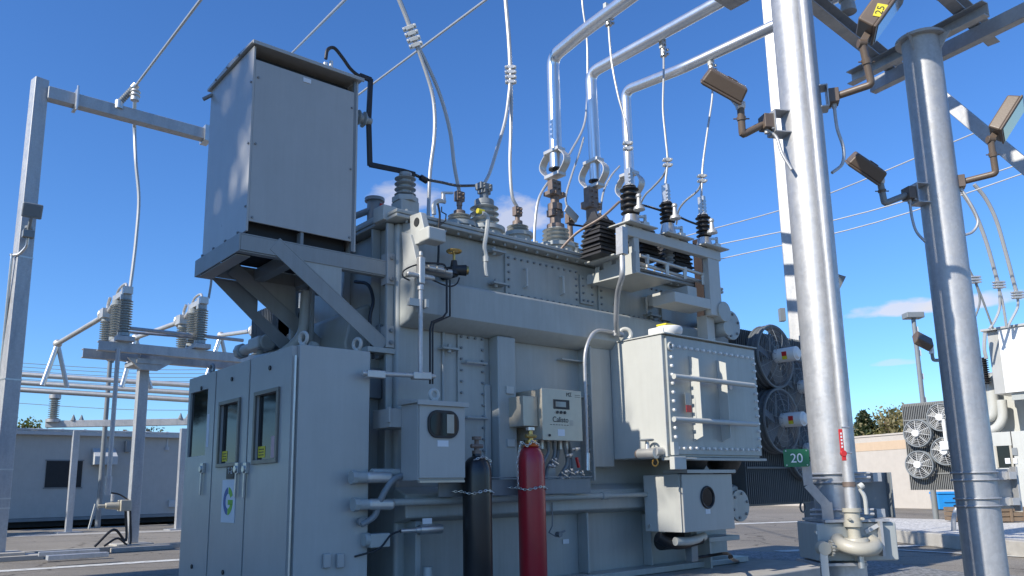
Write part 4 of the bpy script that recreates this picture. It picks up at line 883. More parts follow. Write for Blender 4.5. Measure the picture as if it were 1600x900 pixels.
# ================================================================== LOWER SQUARE BOX
LY = 5.7; a = U(1064, 741, y=LY); b = U(1148, 826, y=LY); y1 = U(1007, 790, x=a.x).y
t = T('switch_box', 'square grey box with a small round window under the cable box', 'enclosure', (a.x, LY, b.z))
t.part('box_body', MB().box((a.x, LY+.03, b.z), (b.x, y1, a.z)), 'box', bevel=.006)
dr = t.part('door', MB().box((a.x+.012, LY, b.z+.0), (b.x+.01, LY+.025, a.z-.0)), 'cab', bevel=.006)
t.part('rain_lip', MB().box((a.x+.05, LY-.05, a.z+.01), (b.x+.03, LY+.3, a.z+.05)), 'cab', bevel=.004)
q = U(1105, 777, y=LY); t.part('window', MB().cyl(q, q-YA*.004, .115, n=32), 'glass', parent=dr); t.part('window_rim', MB().ring(q-YA*.006, YA, .118, .014, 32, 8), 'blackcab', parent=dr)
q = U(1106, 798, y=LY); t.part('label', MB().box(q+V3((-.045, -.003, -.035)), q+V3((.045, 0, .02))), 'label', parent=dr)
t.part('corner_bolt', MB().cyl((a.x, y1-.06, b.z+.06), (a.x-.02, y1-.06, b.z+.06), .022, n=8), 'zinc')
g = MB().tube([U(1027, 838, y=LY+.35), U(1045, 848, y=LY+.3), U(1065, 850, y=LY+.25), U(1095, 842, y=LY+.2)], .06, 12); t.part('flexible_boot', g, 'blackcab')
t.part('pipe_elbow', MB().tube([U(1055, 846, y=LY+.2), U(1080, 845, y=LY+.17), U(1100, 838, y=LY+.2)], .048, 12), 'box')
one('ground_cable', MB().tube([U(1085, 872, y=6.0), U(1110, 868, y=5.9), U(1137, 865, y=5.6), U(1145, 874, y=5.4), U(1165, 880, z=.06), U(1200, 887, z=.06), U(1230, 890, z=.06)], .018, 8), 'blackcab', 'loose black cable lying on the ballast below the square box', 'cable')
# ================================================================== ARRESTER BRACKET
AY = 5.75
def ux(px, py, y=AY): return U(px, py, y=y).x
a = U(976.5, 350, y=AY); b = U(1127, 409, y=AY)
tz1 = a.z; tz0 = U(976.5, 366, y=AY).z; bx0, bx1 = a.x, b.x
bd = U(967, 352, x=bx0).y-AY
px_ = ux(992.5, 400)
t = T('arrester_bracket', 'pale grey steel goalpost frame cantilevered from the tank wall under three black arresters', 'bracket', (bx0, AY, 3.6))
t.part('top_beam', MB().box((bx0, AY, tz0), (bx1, AY+bd, tz1)), 'box', bevel=.01)
zs = U(1000, 424, y=AY).z
t.part('post', MB().box((px_, AY+.004, zs-.02), (ux(1000, 400), AY+bd, tz0)), 'box', bevel=.006)
rx0, rx1 = ux(1109, 440), ux(1126, 440)
t.part('post', MB().box((rx0, AY+.004, U(1115, 492, y=AY).z), (rx1, AY+bd, tz0)), 'box', bevel=.006)
# side arm with notches, carrying the shelf
ys = [AY, 6.04, 6.08, 6.18, 6.22, 6.32, 6.36, 6.55]
za1 = U(985, 405, y=AY).z; arm = [V3((px_, AY, zs-.02)), V3((px_, 6.555, zs-.02)), V3((px_, 6.555, za1-.08)), V3((px_, 6.36, za1-.08)), V3((px_, 6.36, za1-.02)), V3((px_, 6.22, za1-.02)), V3((px_, 6.22, za1-.09)), V3((px_, 6.1, za1-.09)), V3((px_, 6.1, za1)), V3((px_, AY, za1))]
ax0 = px_-.014
arm = [U(a_, b_, x=ax0) for a_, b_ in ((994, 426), (917, 445), (917, 430), (930, 427), (930, 418), (936, 417), (936, 423), (943, 421), (943, 411), (955, 407), (955, 414), (962, 412), (962, 404), (994, 392))]
t.part('side_arm', MB().prism(arm, (.012, 0, 0)), 'box')
pz_ = U(955, 407, x=ax0).z
t.part('shelf', MB().box((px_+.013, AY+.05, zs+.0), (ux(1060, 440), 6.5, zs+.012)), 'box')
t.part('stack_plate', MB().box((px_-.16, 5.93, pz_+.003), (px_+.2, 6.4, pz_+.018)), 'box')
lz1, lz0 = U(1055, 455, y=AY).z, U(1055, 471, y=AY).z
t.part('lower_arm', MB().box((ux(1055, 462), AY+.005, lz0), (rx0-.002, 6.1, lz1)).box((ux(1085, 450), AY+.1, lz1+.001), (ux(1099, 450), 6.5, lz1+.15)).box((rx0+.03, AY+.1, 2.75), (rx1-.05, AY+.26, lz0-.05)), 'box', bevel=.006)
t.part('curved_bracket', MB().cyl((rx1+.02, AY-.02, lz0+.0), (rx1+.02, AY+.2, lz0+.0), .13, n=20).cyl((rx1+.1, AY+.0, lz0-.2), (rx1+.1, AY+.25, lz0-.2), .1, n=20), 'tank', bevel=.005)
g = MB()
for dy, z in ((0, 0), (.07, -.07)):
    g.cyl(U(1000, 399, y=5.85)+V3((0, dy, z)), U(1104, 431, y=5.85)+V3((0, dy, z)), .022, n=10)
for px, py in ((1011, 405), (1042, 418), (1070, 424), (1098, 433), (1107, 436)):
    q = U(px, py, y=5.85); g.cyl(q+ZA*.05, q-ZA*.1, .03, .02, n=8)
t.part('control_rod', g, 'alum2')
# black ribbed stacks on the shelf
def stack(px, py, Y, w0, h, n, label):
    q = U(px, py, y=Y); mb = MB(); c = V3((q.x, q.y+.17, q.z+.04)); rnd = random.Random(int(px))
    for i in range(n):
        k = 1-.25*i/n; z = c.z+h*i/n; o = V3((rnd.uniform(-.01, .01), rnd.uniform(-.01, .01), z))
        mb.obox(V3((c.x, c.y, 0))+o, XA, YA, ZA, w0*k, w0*k*.95, h/n*.42, .96); mb.obox(V3((c.x, c.y, 0))+o+ZA*h/n*.4, XA, YA, ZA, w0*k*.86, w0*k*.82, h/n*.5)
    for j in range(3): mb.obox(c+V3(((j-1)*w0*.25, 0, h+.03)), XA, YA, ZA, .05, w0*.5, .1, .3)
    one('insulating_cover', mb, 'poly', label, 'insulating cover', group='black ribbed covers on the bracket shelf', bevel=.004)
stack(955, 402, 5.98, .36, .46, 9, 'black ribbed cover stack standing clear of the bracket at its tank end')
stack(1020, 407, 5.95, .36, .42, 7, 'middle black ribbed cover stack, half hidden under the bracket beam')
stack(1070, 420, 5.95, .38, .4, 7, 'black ribbed cover stack under the beam nearest the right bracket post')
q = U(1045, 400, y=5.95); one('post_insulator', MB().sheds(q-ZA*.15, ZA, .3, .05, .075, 5).cyl(q+ZA*.15, q+ZA*.3, .03, n=8), 'darksteel', 'small dark insulator standing between two black stacks under the beam', 'insulator')
# surge arresters
arr = []
names = ['at the left end of the bracket beam', 'in the middle of the bracket beam', 'at the right end of the bracket beam']
for k, (px, pb, ps0, ps1, pt, hw) in enumerate(((985, 345, 335, 293, 265, 15), (1043, 358, 348, 318, 290, 12), (1100, 380, 370, 338, 309, 12))):
    Y = AY+.12; q = U(px, ps0, y=Y); X = q.x; zt_ = U(px, ps1, y=Y).z; zp_ = U(px, pt, y=Y).z
    d = (U(px, ps0, y=Y)-EYE).dot(cf); r = hw/FOC*d
    t = T('surge_arrester', 'black ribbed surge arrester '+names[k], 'surge arrester', (X, Y, tz1), 'surge arresters on the bracket')
    t.part('base_plate', MB().box((X-.25, Y-.2, tz1+.02), (X+.25, Y+.22, tz1+.035)).box((X-.08, Y-.1, tz1+.002), (X+.08, Y+.1, tz1+.019)), 'box', bevel=.002)
    t.part('sheds', MB().sheds((X, Y, q.z-.02), ZA, zt_-q.z+.02, r*.62, r, 5, 22), 'poly')
    t.part('base_casting', MB().cyl((X, Y, tz1+.035), (X, Y, q.z-.02), r*1.15, r*.8, 18), 'zinc')
    t.part('top_clamp', MB().cyl((X, Y, zt_), (X, Y, zt_+.03), r*.75, r*.5, 16).bar((X, Y, zt_+.03), (X, Y, zp_), .09, .05).bolts([(X+sx*.03, Y-.025, zt_+.06+j*.045) for sx in (-1, 1) for j in range(max(1, int((zp_-zt_-.08)/.045)))], -YA, .012, .02), 'zinc', bevel=.003)
    st = MB().cyl((X-.03, Y-r-.05, q.z+.0), (X-.03, Y-r-.05, q.z+.04), .07, .06, 14).cyl((X-.03, Y-r-.05, q.z+.04), (X-.03, Y-r-.05, q.z+.16), .035, .022, 12).sphere((X-.03, Y-r-.05, q.z+.17), .035)
    st.box((X+.12, Y-.1, tz1+.035), (X+.22, Y+.05, tz1+.12)).cyl((X+.2, Y-.05, tz1+.1), (X+.2, Y-.05, tz1+.22), .02, n=8).bar((X+.05, Y-.05, tz1+.17), (X+.2, Y-.05, tz1+.2), .03, .03)
    t.part('ground_stud', st, 'alum2', bevel=.003)
    arr.append(V3((X, Y, zp_)))
def wire(pts, r, label, mat='cable', group=None, name='conductor', clamp=None, cat='conductor'):
    return one(name, MB().tube(pts, r, 8), mat, label, cat, group=group, loc=pts[0])
wire([U(867, 400, y=6.5), U(900, 365, y=6.3), U(940, 340, y=6.0), U(968, 315, y=5.87)], .016, 'reddish brown lead rising from the tank cover to the left arrester', 'rust')
wire([U(990, 318, y=5.87), U(1010, 322, y=5.87), U(1036, 330, y=5.87)], .014, 'short black lead between the left and middle arresters', 'blackcab', 'leads linking the arresters')
wire([U(1050, 333, y=5.87), U(1072, 344, y=5.87), U(1093, 352, y=5.87)], .014, 'short black lead between the middle and right arresters', 'blackcab', 'leads linking the arresters')

# ================================================================== BUSHINGS
def bushing(px, py_base, Y, r, shed_px, n, label, mat='porc', stud=None, studmat='rust', group='bushings on the tank cover'):
    q = U(px, py_base, y=Y); X = q.x; z0 = TZ1+.085; zt_ = U(px, shed_px, y=Y).z
    t = T('bushing', label, 'bushing', (X, Y, z0), group)
    t.part('turret', MB().cyl((X, Y, z0), (X, Y, max(z0+.05, q.z-.05)), r*1.15, n=22).cyl((X, Y, max(z0+.05, q.z-.05)), (X, Y, max(z0+.09, q.z)), r*1.35, n=22), 'tank')
    zb_ = max(z0+.09, q.z); t.part('sheds', MB().sheds((X, Y, zb_), ZA, zt_-zb_, r*.66, r, n, 28, .93), mat)
    g = MB(); z = zt_
    for (rr, pyt, sq) in stud:
        z2 = U(px, pyt, y=Y).z
        if sq: g.obox((X, Y, (z+z2)/2), XA, YA, ZA, rr*2, rr*1.3, z2-z); g.bolts([(X+sx*rr*.5, Y-rr*.65, z+(z2-z)*f) for sx in (-1, 1) for f in (.3, .7)], -YA, .014, .03)
        else: g.cyl((X, Y, z), (X, Y, z2), rr, n=14)
        z = z2
    t.part('terminal', g, studmat, bevel=.004)
    return V3((X, Y, z))
b3 = bushing(718, 350, 7.2, .145, 336, 3, 'small pale bushing with rusty stud at the left of the cover', 'porcw', [(.07, 330, 0), (.03, 322, 0), (.035, 315, 0), (.055, 300, 1)])
b4 = bushing(757, 358, 7.2, .185, 322, 4, 'wide grey ribbed bushing with a dark clamp on top', 'porc', [(.12, 314, 0), (.055, 304, 0), (.07, 298, 1), (.09, 288, 1)], 'darksteel')
b5 = bushing(809, 366, 7.3, .145, 353, 3, 'small pale bushing with rusty stud between the wide grey bushing and the first bus tube', 'porcw', [(.065, 346, 0), (.03, 338, 0), (.055, 324, 1)])
b6 = bushing(869, 384, 7.35, .19, 358, 4, 'pale ribbed bushing with tall rusty fittings under the first bus tube', 'porcw', [(.12, 352, 0), (.075, 340, 0), (.1, 330, 1), (.1, 320, 0), (.06, 308, 0), (.13, 302, 1), (.08, 284, 1)])
b7 = bushing(892, 392, 7.6, .12, 380, 3, 'small bushing behind the tall rusty one, with a flat plate on its clamp', 'porcw', [(.05, 372, 0), (.04, 350, 0), (.06, 335, 1)])
b8 = bushing(927, 396, 7.35, .17, 365, 4, 'grey bushing under the second bus tube, half hidden by the black stack', 'porc', [(.07, 352, 0), (.08, 328, 0), (.13, 318, 1), (.09, 296, 1)])
b9 = bushing(986, 415, 7.4, .17, 385, 4, 'grey bushing under the third bus tube, behind the left arrester', 'porc', [(.07, 350, 0), (.08, 330, 0), (.1, 312, 1)])
q = U(893, 334, y=7.5); one('flag_plate', MB().obox(q, (XA*.85-ZA*.5).normalized(), YA, (XA*.5+ZA*.85).normalized(), .26, .03, .13), 'alum2', 'small tilted metal plate clamped beside the tall rusty bushing', 'plate', bevel=.02)
wire([U(889, 351, y=7.4), U(900, 352, y=7.3), U(922, 355, y=7.2)], .014, 'short thin red lead between two bushings behind the black stack', 'maroon')

# ================================================================== ALUMINIUM BUS TUBES WITH EXPANSION CONNECTORS
def bus(pts, r, top, base, Y, label, px):
    t = T('bus_tube', label, 'bus tube', top, 'aluminium bus tubes above the transformer')
    t.part('tube', MB().elbow(pts, r, 22, .16, 6), 'alu')
    zt_, zb_ = top.z, base.z; X = top.x; L = .14
    tb = MB().box((X-.075, Y-L, zt_-.025), (X+.075, Y+L, zt_+.025)); bb = MB().box((X-.075, Y-L, zb_-.025), (X+.075, Y+L, zb_+.025))
    c = t.part('expansion_connector', tb, 'alum2', bevel=.006); t.part('lower_bar', bb, 'alum2', parent=c, bevel=.006)
    for sy in (-1, 1):
        n = 20; P = []
        for i in range(n+1):
            f = i/n; a_ = math.pi*f; P.append((Y+sy*(L*.8+.12*math.sin(a_)**1.6), zt_-.0+(zb_-zt_)*(f-.035*math.sin(2*a_))))
        mb = MB(); pts_ = [V3((X-.075, y, z)) for y, z in P]+[V3((X-.075, y-sy*.022, z)) for y, z in reversed(P)]
        for i in range(n):
            mb.prism([V3((X-.06, P[i][0], P[i][1])), V3((X-.06, P[i][0]+sy*.018, P[i][1])), V3((X-.06, P[i+1][0]+sy*.018, P[i+1][1])), V3((X-.06, P[i+1][0], P[i+1][1]))], (.12, 0, 0))
        t.part('flexible_strap', mb, 'alum2', parent=c)
    g = MB().cyl((X, Y, U(px, 10, y=Y).z if False else pts[0].z), (X, Y, pts[0].z-.02), r*.95, n=20).cyl((X, Y, zb_), (X, Y, pts[0].z), .035, n=10); t.part('end_plug', g, 'poly', parent=c)
    return t
Yt = 7.35
A0 = U(869, 264, y=Yt); A1 = U(857, 88, y=Yt); zT = U(918, 112, y=Yt).z
bus([A0, V3((A0.x, Yt, zT-.02)), V3((A0.x-.1, Yt-.75, zT+.0)), V3((A0.x-.25, 5.0, zT)), V3((A0.x-.4, 0, zT))], .088, U(866, 237, y=Yt), U(870, 276, y=Yt), Yt, 'leftmost of the three silver bus tubes bending down to the transformer', 869)
B0 = U(931, 283, y=Yt); bus([B0, V3((B0.x-.02, Yt, zT)), V3((B0.x+.0, 4.5, zT)), V3((B0.x, -1, zT))], .082, U(927, 253, y=Yt), U(931, 293, y=Yt), Yt, 'middle one of the three silver bus tubes bending down to the transformer', 930)
C0 = U(985, 302, y=Yt+.15); C1 = U(971, 139, y=Yt+.15); C2 = U(1064, 108, y=6.35); C3 = U(1210, 40, y=4.95)
bus([C0, V3((C0.x, Yt+.15, C1.z)), C2, C3, C3+(C3-C2)*1.6], .078, U(983, 273, y=Yt+.15), U(987, 310, y=Yt+.15), Yt+.15, 'rightmost of the three silver bus tubes, the one with an extra kink', 986)
# tees and dropper wires
def tee(px0, py0, px1, py1, Y, label):
    a = U(px0, py0, y=Y); b = U(px1, py1, y=Y)
    t = T('bus_clamp', label, 'clamp', b, 'dropper clamps hanging from the bus tubes')
    t.part('pad', MB().obox((a+b)/2+ZA*.06, XA, YA, ZA, .1, .05, (a-b).length*.7).bolts([(a.x+s*.025, Y-.025, a.z-.05-j*.07) for s in (-1, 1) for j in range(2)], -YA, .014, .02), 'box', bevel=.005)
    t.part('socket', MB().cyl(b+ZA*.13, b, .045, n=12).bolts([b+V3((s*.04, -.03, .03+j*.06)) for s in (-1, 1) for j in (0, 1)], -YA, .02, .03), 'zinc')
    return b
t1 = tee(947, 8, 951, 40, 6.2, 'bolted clamp hanging under the leftmost bus tube'); t2 = tee(1034, 58, 1037, 88, 6.1, 'bolted clamp hanging under the middle bus tube'); t3 = tee(1111, 98, 1112, 112, 5.9, 'bolted clamp under the rightmost bus tube, behind the brown floodlight')
def splice(c, up, label, n=3, r=.05):
    up = V3(up).normalized(); sd = up.cross(cf).normalized(); mb = MB()
    for k in range(n):
        p = c+up*(k-(n-1)/2)*.07; mb.obox(p, sd, up.cross(sd)*-1 if False else sd.cross(up)*-1, up, r*2.4, r*1.5, .045); mb.cyl(p-sd*r*1.5+cf*-.04, p-sd*r*1.5+cf*.04, .018, n=6); mb.cyl(p+sd*r*1.5+cf*-.04, p+sd*r*1.5+cf*.04, .018, n=6)
    return one('wire_clamp', mb, 'alum2', label, 'clamp', group='parallel groove clamps on the droppers', bevel=.004)
def mid(px, py, Y): return U(px, py, y=Y)
wire([t1, mid(953, 70, 6.15), mid(957, 105, 6.1), mid(966, 150, 6.05), mid(977, 190, 6.0), mid(981, 226, 5.95), arr[0]], .014, 'thin dropper wire from the leftmost bus tube to the left arrester', group='dropper wires to the arresters')
splice(mid(981, 228, 5.93), (0, 0, 1), 'small clamp on the wire just above the left arrester', 2, .03)
wire([t2, mid(1037, 120, 6.0), mid(1036, 170, 5.95), mid(1040, 215, 5.9), mid(1043, 250, 5.87), arr[1]], .014, 'thin dropper wire from the middle bus tube to the middle arrester', group='dropper wires to the arresters')
splice(mid(1043, 254, 5.87), (0, 0, 1), 'small clamp on the wire just above the middle arrester', 2, .03)
wire([mid(1043, 258, 5.87), mid(1036, 275, 6.0), mid(1020, 293, 6.3), mid(1008, 305, 6.6), mid(1000, 322, 6.9), mid(996, 345, 7.3)], .014, 'branch wire curving down left from the clamp above the middle arrester', group='branch wires behind the arresters')
wire([t3, mid(1113, 150, 5.87), mid(1106, 200, 5.87), mid(1099, 250, 5.87), mid(1097, 278, 5.87), arr[2]], .014, 'thin dropper wire from the rightmost bus tube to the right arrester', group='dropper wires to the arresters')
splice(mid(1097, 279, 5.87), (0, 0, 1), 'small clamp on the wire just above the right arrester', 2, .03)
wire([mid(1097, 282, 5.87), mid(1090, 298, 6.0), mid(1070, 315, 6.3), mid(1060, 330, 6.6), mid(1057, 350, 7.0)], .014, 'branch wire curving down left from the clamp above the right arrester', group='branch wires behind the arresters')
# big overhead droppers on the left half
def drop(pts, r, label, group='thick overhead droppers to the cover'): return wire(pts, r, label, group=group)
k1 = mid(645, 57, 7.2)
drop([mid(612, -30, 7.2), mid(624, 0, 7.2), mid(636, 30, 7.2), k1], .028, 'thick overhead wire entering at the top, above the left splice clamp')
splice(k1, k1-mid(624, 0, 7.2), 'bolted splice clamp where the left overhead wire forks', 4, .045)
drop([k1, mid(663, 105, 7.2), mid(677, 155, 7.2), mid(679, 210, 7.2), mid(672, 270, 7.2), mid(669, 345, 7.2)], .022, 'left fork of the left overhead wire, ending on the cover edge')
drop([k1, mid(667, 100, 7.2), mid(688, 150, 7.2), mid(703, 205, 7.2), mid(710, 260, 7.2), b3], .022, 'right fork of the left overhead wire, ending on the small rusty bushing')
k2 = mid(798, 117, 7.3)
drop([mid(788, -30, 7.3), mid(790, 0, 7.3), mid(795, 60, 7.3), k2], .028, 'thick overhead wire entering at the top, above the middle splice clamp')
splice(k2, ZA, 'bolted splice clamp where the middle overhead wire forks', 4, .04)
drop([k2, mid(795, 150, 7.3), mid(789, 190, 7.25), mid(776, 235, 7.2), mid(765, 270, 7.2), b4], .022, 'left fork of the middle overhead wire, ending on the wide grey bushing')
drop([k2, mid(799, 160, 7.3), mid(798, 210, 7.3), mid(797, 260, 7.3), mid(800, 305, 7.3), b5], .022, 'right fork of the middle overhead wire, dropping straight to a small bushing')
drop([mid(908, -20, 8.2), mid(911, 15, 8.2), mid(917, 60, 8.2), mid(918, 120, 8.2), mid(914, 190, 8.0), mid(893, 235, 7.8), mid(886, 245, 7.7), mid(860, 280, 7.5), mid(842, 310, 7.4), mid(836, 350, 7.4), mid(835, 380, 7.4)], .018, 'long curved wire passing behind the first two bus tubes')
drop([mid(912, 215, 7.9), mid(905, 240, 7.8), mid(893, 275, 7.7), mid(884, 310, 7.6), b7], .016, 'wire curving down between the first and second bus tubes')
drop([mid(968, 260, 7.8), mid(955, 275, 7.7), mid(943, 300, 7.5), mid(937, 340, 7.5)], .016, 'wire curving down between the second and third bus tubes')
# distant thin line wires crossing the sky (left) and three to the right
def line(p, q, r, label, grp): return wire([p, q], r, label, 'cable', grp, 'overhead_wire', cat='wire')
line(U(455, 84, y=15), U(545, -6, y=8), .02, 'thin sky wire running up from behind the raised enclosure roof', 'thin overhead wires')
line(U(560, 148, y=14), U(775, -12, y=8), .02, 'thin sky wire crossing behind the left splice clamp', 'thin overhead wires')
for i, (p, q) in enumerate((((1060, 372), (1530, 205)), ((1095, 388), (1700, 178 if False else 222)), ((1120, 406), (1700, 236)))):
    pa = U(*p, d=24); pb = U(*q, d=18); m_ = (pa+pb)/2-ZA*.25
    wire([pa, m_, pb], .017, ['highest', 'middle', 'lowest'][i]+' of the three sagging line wires behind the round posts', 'cable', 'line wires at the right', 'overhead_wire', cat='wire')
# ================================================================== FOREGROUND ROUND POSTS
q = U(1304, 740, d=6.5); NX, NY = q.x, q.y; NR = .5*67/FOC*6.5
t = T('round_post', 'thick shiny galvanised round post in the foreground beside the green number sign', 'post', (NX, NY, 0), 'round galvanised posts')
t.part('shaft', MB().cyl((NX, NY, 0.06), (NX, NY, 9.5), NR, n=56), 'galv')
rt = V3((cr.x, cr.y, 0)).normalized(); fw = V3((cf.x, cf.y, 0)).normalized()
PN = V3((NX, NY, 0))
def clampring(t, z, C, r, par=None, side=1):
    g = MB()
    for dz in (-.035, .035): g.ring(C+ZA*(z+dz), ZA, r+.012, .011, 36, 6)
    g.obox(C+rt*(r+.05)*1.0*side+ZA*z-fw*.03, rt, fw, ZA, .12, .03, .08); g.obox(C+rt*(r+.13)*side+ZA*z-fw*.06, rt, fw, ZA, .07, .07, .07)
    return t.part('clamp_band', g, 'galvd', parent=par, bevel=.003)
zc1 = U(1300, 747, d=6.4).z; zc2 = U(1300, 803, d=6.4).z
for z in (zc1, zc2):
    clampring(t, z, PN, NR)
    t.part('threaded_rod', MB().cyl(PN-rt*(NR+.09)-fw*.1+ZA*z, PN-rt*-.2-fw*(NR+.03)+ZA*z, .011, n=8).cyl(PN-rt*(NR+.09)-fw*.1+ZA*(z+.035), PN+rt*.2-fw*(NR+.03)+ZA*(z+.035), .009, n=8), 'galvd')
t.part('side_channel', MB().obox(PN+rt*(NR+.13)+ZA*(zc1+zc2)/2+fw*.05, rt, fw, ZA, .26, .012, .36).obox(PN+rt*(NR+.26)+ZA*(zc1+zc2)/2-fw*.0, rt, fw, ZA, .012, .1, .36), 'darksteel', bevel=.003)
# mounting box low on the post
zb1 = U(1300, 815, d=6.4).z; zb0 = U(1300, 872, d=6.4).z
t.part('mounting_box', MB().obox(PN+rt*.03-fw*(NR*.2)+ZA*(zb0+zb1)/2, rt, fw, ZA, .62, .44, zb1-zb0), 'tank', bevel=.012)
t.part('mounting_flange', MB().obox(PN+rt*.03-fw*(NR*.2)+ZA*(zb1+.015), rt, fw, ZA, .5, .5, .02).obox(PN-rt*.12-fw*(NR*.2+.03)+ZA*(zb0-.02), rt, fw, ZA, .38, .48, .02), 'galvd')
t.part('flange_bolts', MB().bolts([U(1275, 832, d=6.2), U(1298, 832, d=6.2), U(1374, 830, d=6.2)], -fw, .018, .03), 'zinc')
# strap that holds the sign
d_ = 6.2
def P6(x, y, d=d_): return U(x, y, d=d)
g = MB().bar(P6(1259, 722), P6(1263, 758), .012, .075, up=rt).bar(P6(1262, 757), P6(1292, 790), .012, .07, up=rt).bar(P6(1291, 786), P6(1295, 820), .012, .09, up=rt)
t.part('sign_strap', g, 'galvd', bevel=.003)
sc_ = P6(1244.5, 715.5, 6.17); sg = MB().prism([sc_+rt*x+ZA*z for x, z in ((-.09, -.068), (.09, -.068), (.1, -.058), (.1, .058), (.09, .068), (-.09, .068), (-.1, .058), (-.1, -.058))], fw*.004)
s_ = T('number_sign', 'small green sign with the white number 20 strapped to the round post', 'sign', sc_)
s_.part('plate', sg, 'green')
ang = math.atan2(rt.y, rt.x)
s_.text('lettering', '20', sc_-fw*.003+V3((0, 0, -.005)), .1, (R(90), 0, ang), 'white')
s_.part('rivet', MB().bolts([sc_+rt*x+ZA*z for x in (-.08, .08) for z in (-.055, .055)], -fw, .006, .004, 8), 'zinc')
# operating pipe with red tag and worm gearbox
pb_ = U(1331, 800, d=6.15); pv = V3((pb_.x, pb_.y, 0)); PR = .0435
t = T('operating_pipe', 'bright vertical galvanised pipe up the front of the thick post, beige gearbox below', 'operating pipe', (pv.x, pv.y, .4))
zf = pb_.z
t.part('pipe', MB().cyl(pv+ZA*(zf-.0), pv+ZA*9.4, PR, n=28), 'galv')
cz = U(1331, 758, d=6.15).z
t.part('collar', MB().cyl(pv+ZA*(cz-.012), pv+ZA*(cz+.025), PR+.006, n=24), 'rust')
t.part('bonding_strap', MB().cyl(pv+rt*.05-fw*.06+ZA*(cz-.02), pv+rt*.08-fw*.06+ZA*(cz+.0), .025, n=10).tube([pv+rt*.06-fw*.05+ZA*(cz-.03), pv+rt*.09-fw*.05+ZA*(cz-.1), pv+rt*.1-fw*.03+ZA*(cz-.22)], .016, 8), 'box')
g = MB().cyl(pv+ZA*(zf-.0), pv+ZA*(zf+.03), .07, n=24).cyl(pv+ZA*(zf-.08), pv+ZA*(zf), .062, .056, 24).cyl(pv+ZA*(zf-.11), pv+ZA*(zf-.08), .068, n=24)
g.bolts([pv+ZA*(zf-.05)+rt*x-fw*.05 for x in (-.05, .05)], -fw, .013, .03)
t.part('coupling', g, 'beige')
gz = U(1335, 850, d=6.15).z; gc = pv+rt*.01+ZA*gz
g = MB().ring(gc+ZA*.01, (ZA*.93-fw*.28+rt*.05), .135, .052, 36, 14).cyl(gc-ZA*.02, V3((pv.x, pv.y, zf-.1)), .05, .045, 20).cyl(gc-ZA*.06, gc+ZA*.05, .12, .09, 26)
g.cyl(gc-ZA*.12, gc-ZA*.06, .02, n=10)
gb = t.part('gearbox', g, 'beige', bevel=.004)
hc = U(1288, 857, d=6.05)
g = MB().cyl(hc-fw*.02, hc+fw*.05, .05, .055, 24).cyl(hc+fw*.02+rt*.03, gc-rt*.1, .04, .04, 18)
for k in range(14):
    a_ = 2*math.pi*k/14; g.obox(hc+rt*.06+fw*.02+(ZA*math.cos(a_)+fw*math.sin(a_))*.055, rt, fw, ZA, .02, .014, .014)
t.part('crank_hub', g, 'beige', parent=gb, bevel=.003)
t.part('handle', MB().obox(hc+V3((0, 0, -.25))-fw*.01-rt*.012, rt, fw, ZA, .058, .014, .5), 'box', parent=gb, bevel=.003)
t.part('drain_stub', MB().cyl(gc-ZA*.17+rt*.0-fw*.06, gc-ZA*.06-fw*.06, .024, n=12), 'zinc', parent=gb)
t.part('side_plate', MB().obox(gc+rt*.2+fw*.08+ZA*.04, rt, fw, ZA, .02, .2, .26).bar(gc+rt*.1+fw*.05+ZA*.09, gc+rt*.19+fw*.02+ZA*.14, .03, .03), 'galvd', parent=gb)
ta, tb_ = U(1315, 668, d=6.08), U(1322, 712, d=6.08); tb_ = V3((ta.x, ta.y, tb_.z)); tagc = (ta+tb_)/2
tg = t.part('red_lock_tag', MB().obox(tagc-rt*.012, rt, fw, ZA, .03, .012, .19).cyl(tagc-rt*.005-ZA*.09-fw*.012, tagc-rt*.005-ZA*.09+fw*.012, .024, n=16).obox(tagc-ZA*.12-rt*.003, rt, fw, ZA, .032, .014, .05), 'redl', bevel=.004)
mk = MB()
for i in range(5): mk.obox(tagc+ZA*(.06-i*.025)-rt*.012-fw*.0075, rt, fw, ZA, .012, .002, .015)
t.part('print', mk, 'label', parent=tg)
t.part('bolt', MB().cyl(ta+ZA*.0, ta+rt*.06, .007, n=8).cyl(tb_+ZA*.02, tb_+rt*.06+ZA*.02, .007, n=8), 'zinc', parent=tg)

q3 = U(1517, 700, d=7.75); QX, QY = q3.x, q3.y; QR = .5*60/FOC*7.75; PQ = V3((QX, QY, 0))
ztop = zat(QX, QY, 66); dt = (V3((QX, QY, ztop))-EYE).dot(cf)
t = T('round_post', 'dull blue grey round post at the right carrying a steel cross frame', 'post', (QX, QY, 0), 'round galvanised posts')
t.part('shaft', MB().cyl((QX, QY, .0), (QX, QY, ztop), QR, n=56), 'galvd')
t.part('head_plate', MB().cyl((QX, QY, ztop), (QX, QY, ztop+.03), QR+.06, n=32).prism([PQ+XA*(QR)+ZA*(ztop-.0), PQ+XA*(QR+.12)+ZA*(ztop-.0), PQ+XA*(QR)+ZA*(ztop-.16)], (0, .012, 0)).prism([PQ-YA*(QR)+ZA*(ztop-.0), PQ-YA*(QR+.12)+ZA*(ztop-.0), PQ-YA*(QR)+ZA*(ztop-.16)], (.012, 0, 0)).prism([PQ-XA*(QR)+ZA*(ztop-.0), PQ-XA*(QR+.12)+ZA*(ztop-.0), PQ-XA*(QR)+ZA*(ztop-.16)], (0, .012, 0)), 'galvd')
for z in (U(1520, 744, d=7.35).z, U(1520, 786, d=7.35).z):
    clampring(t, z, PQ, QR)
z_ = U(1560, 765, d=7.3).z
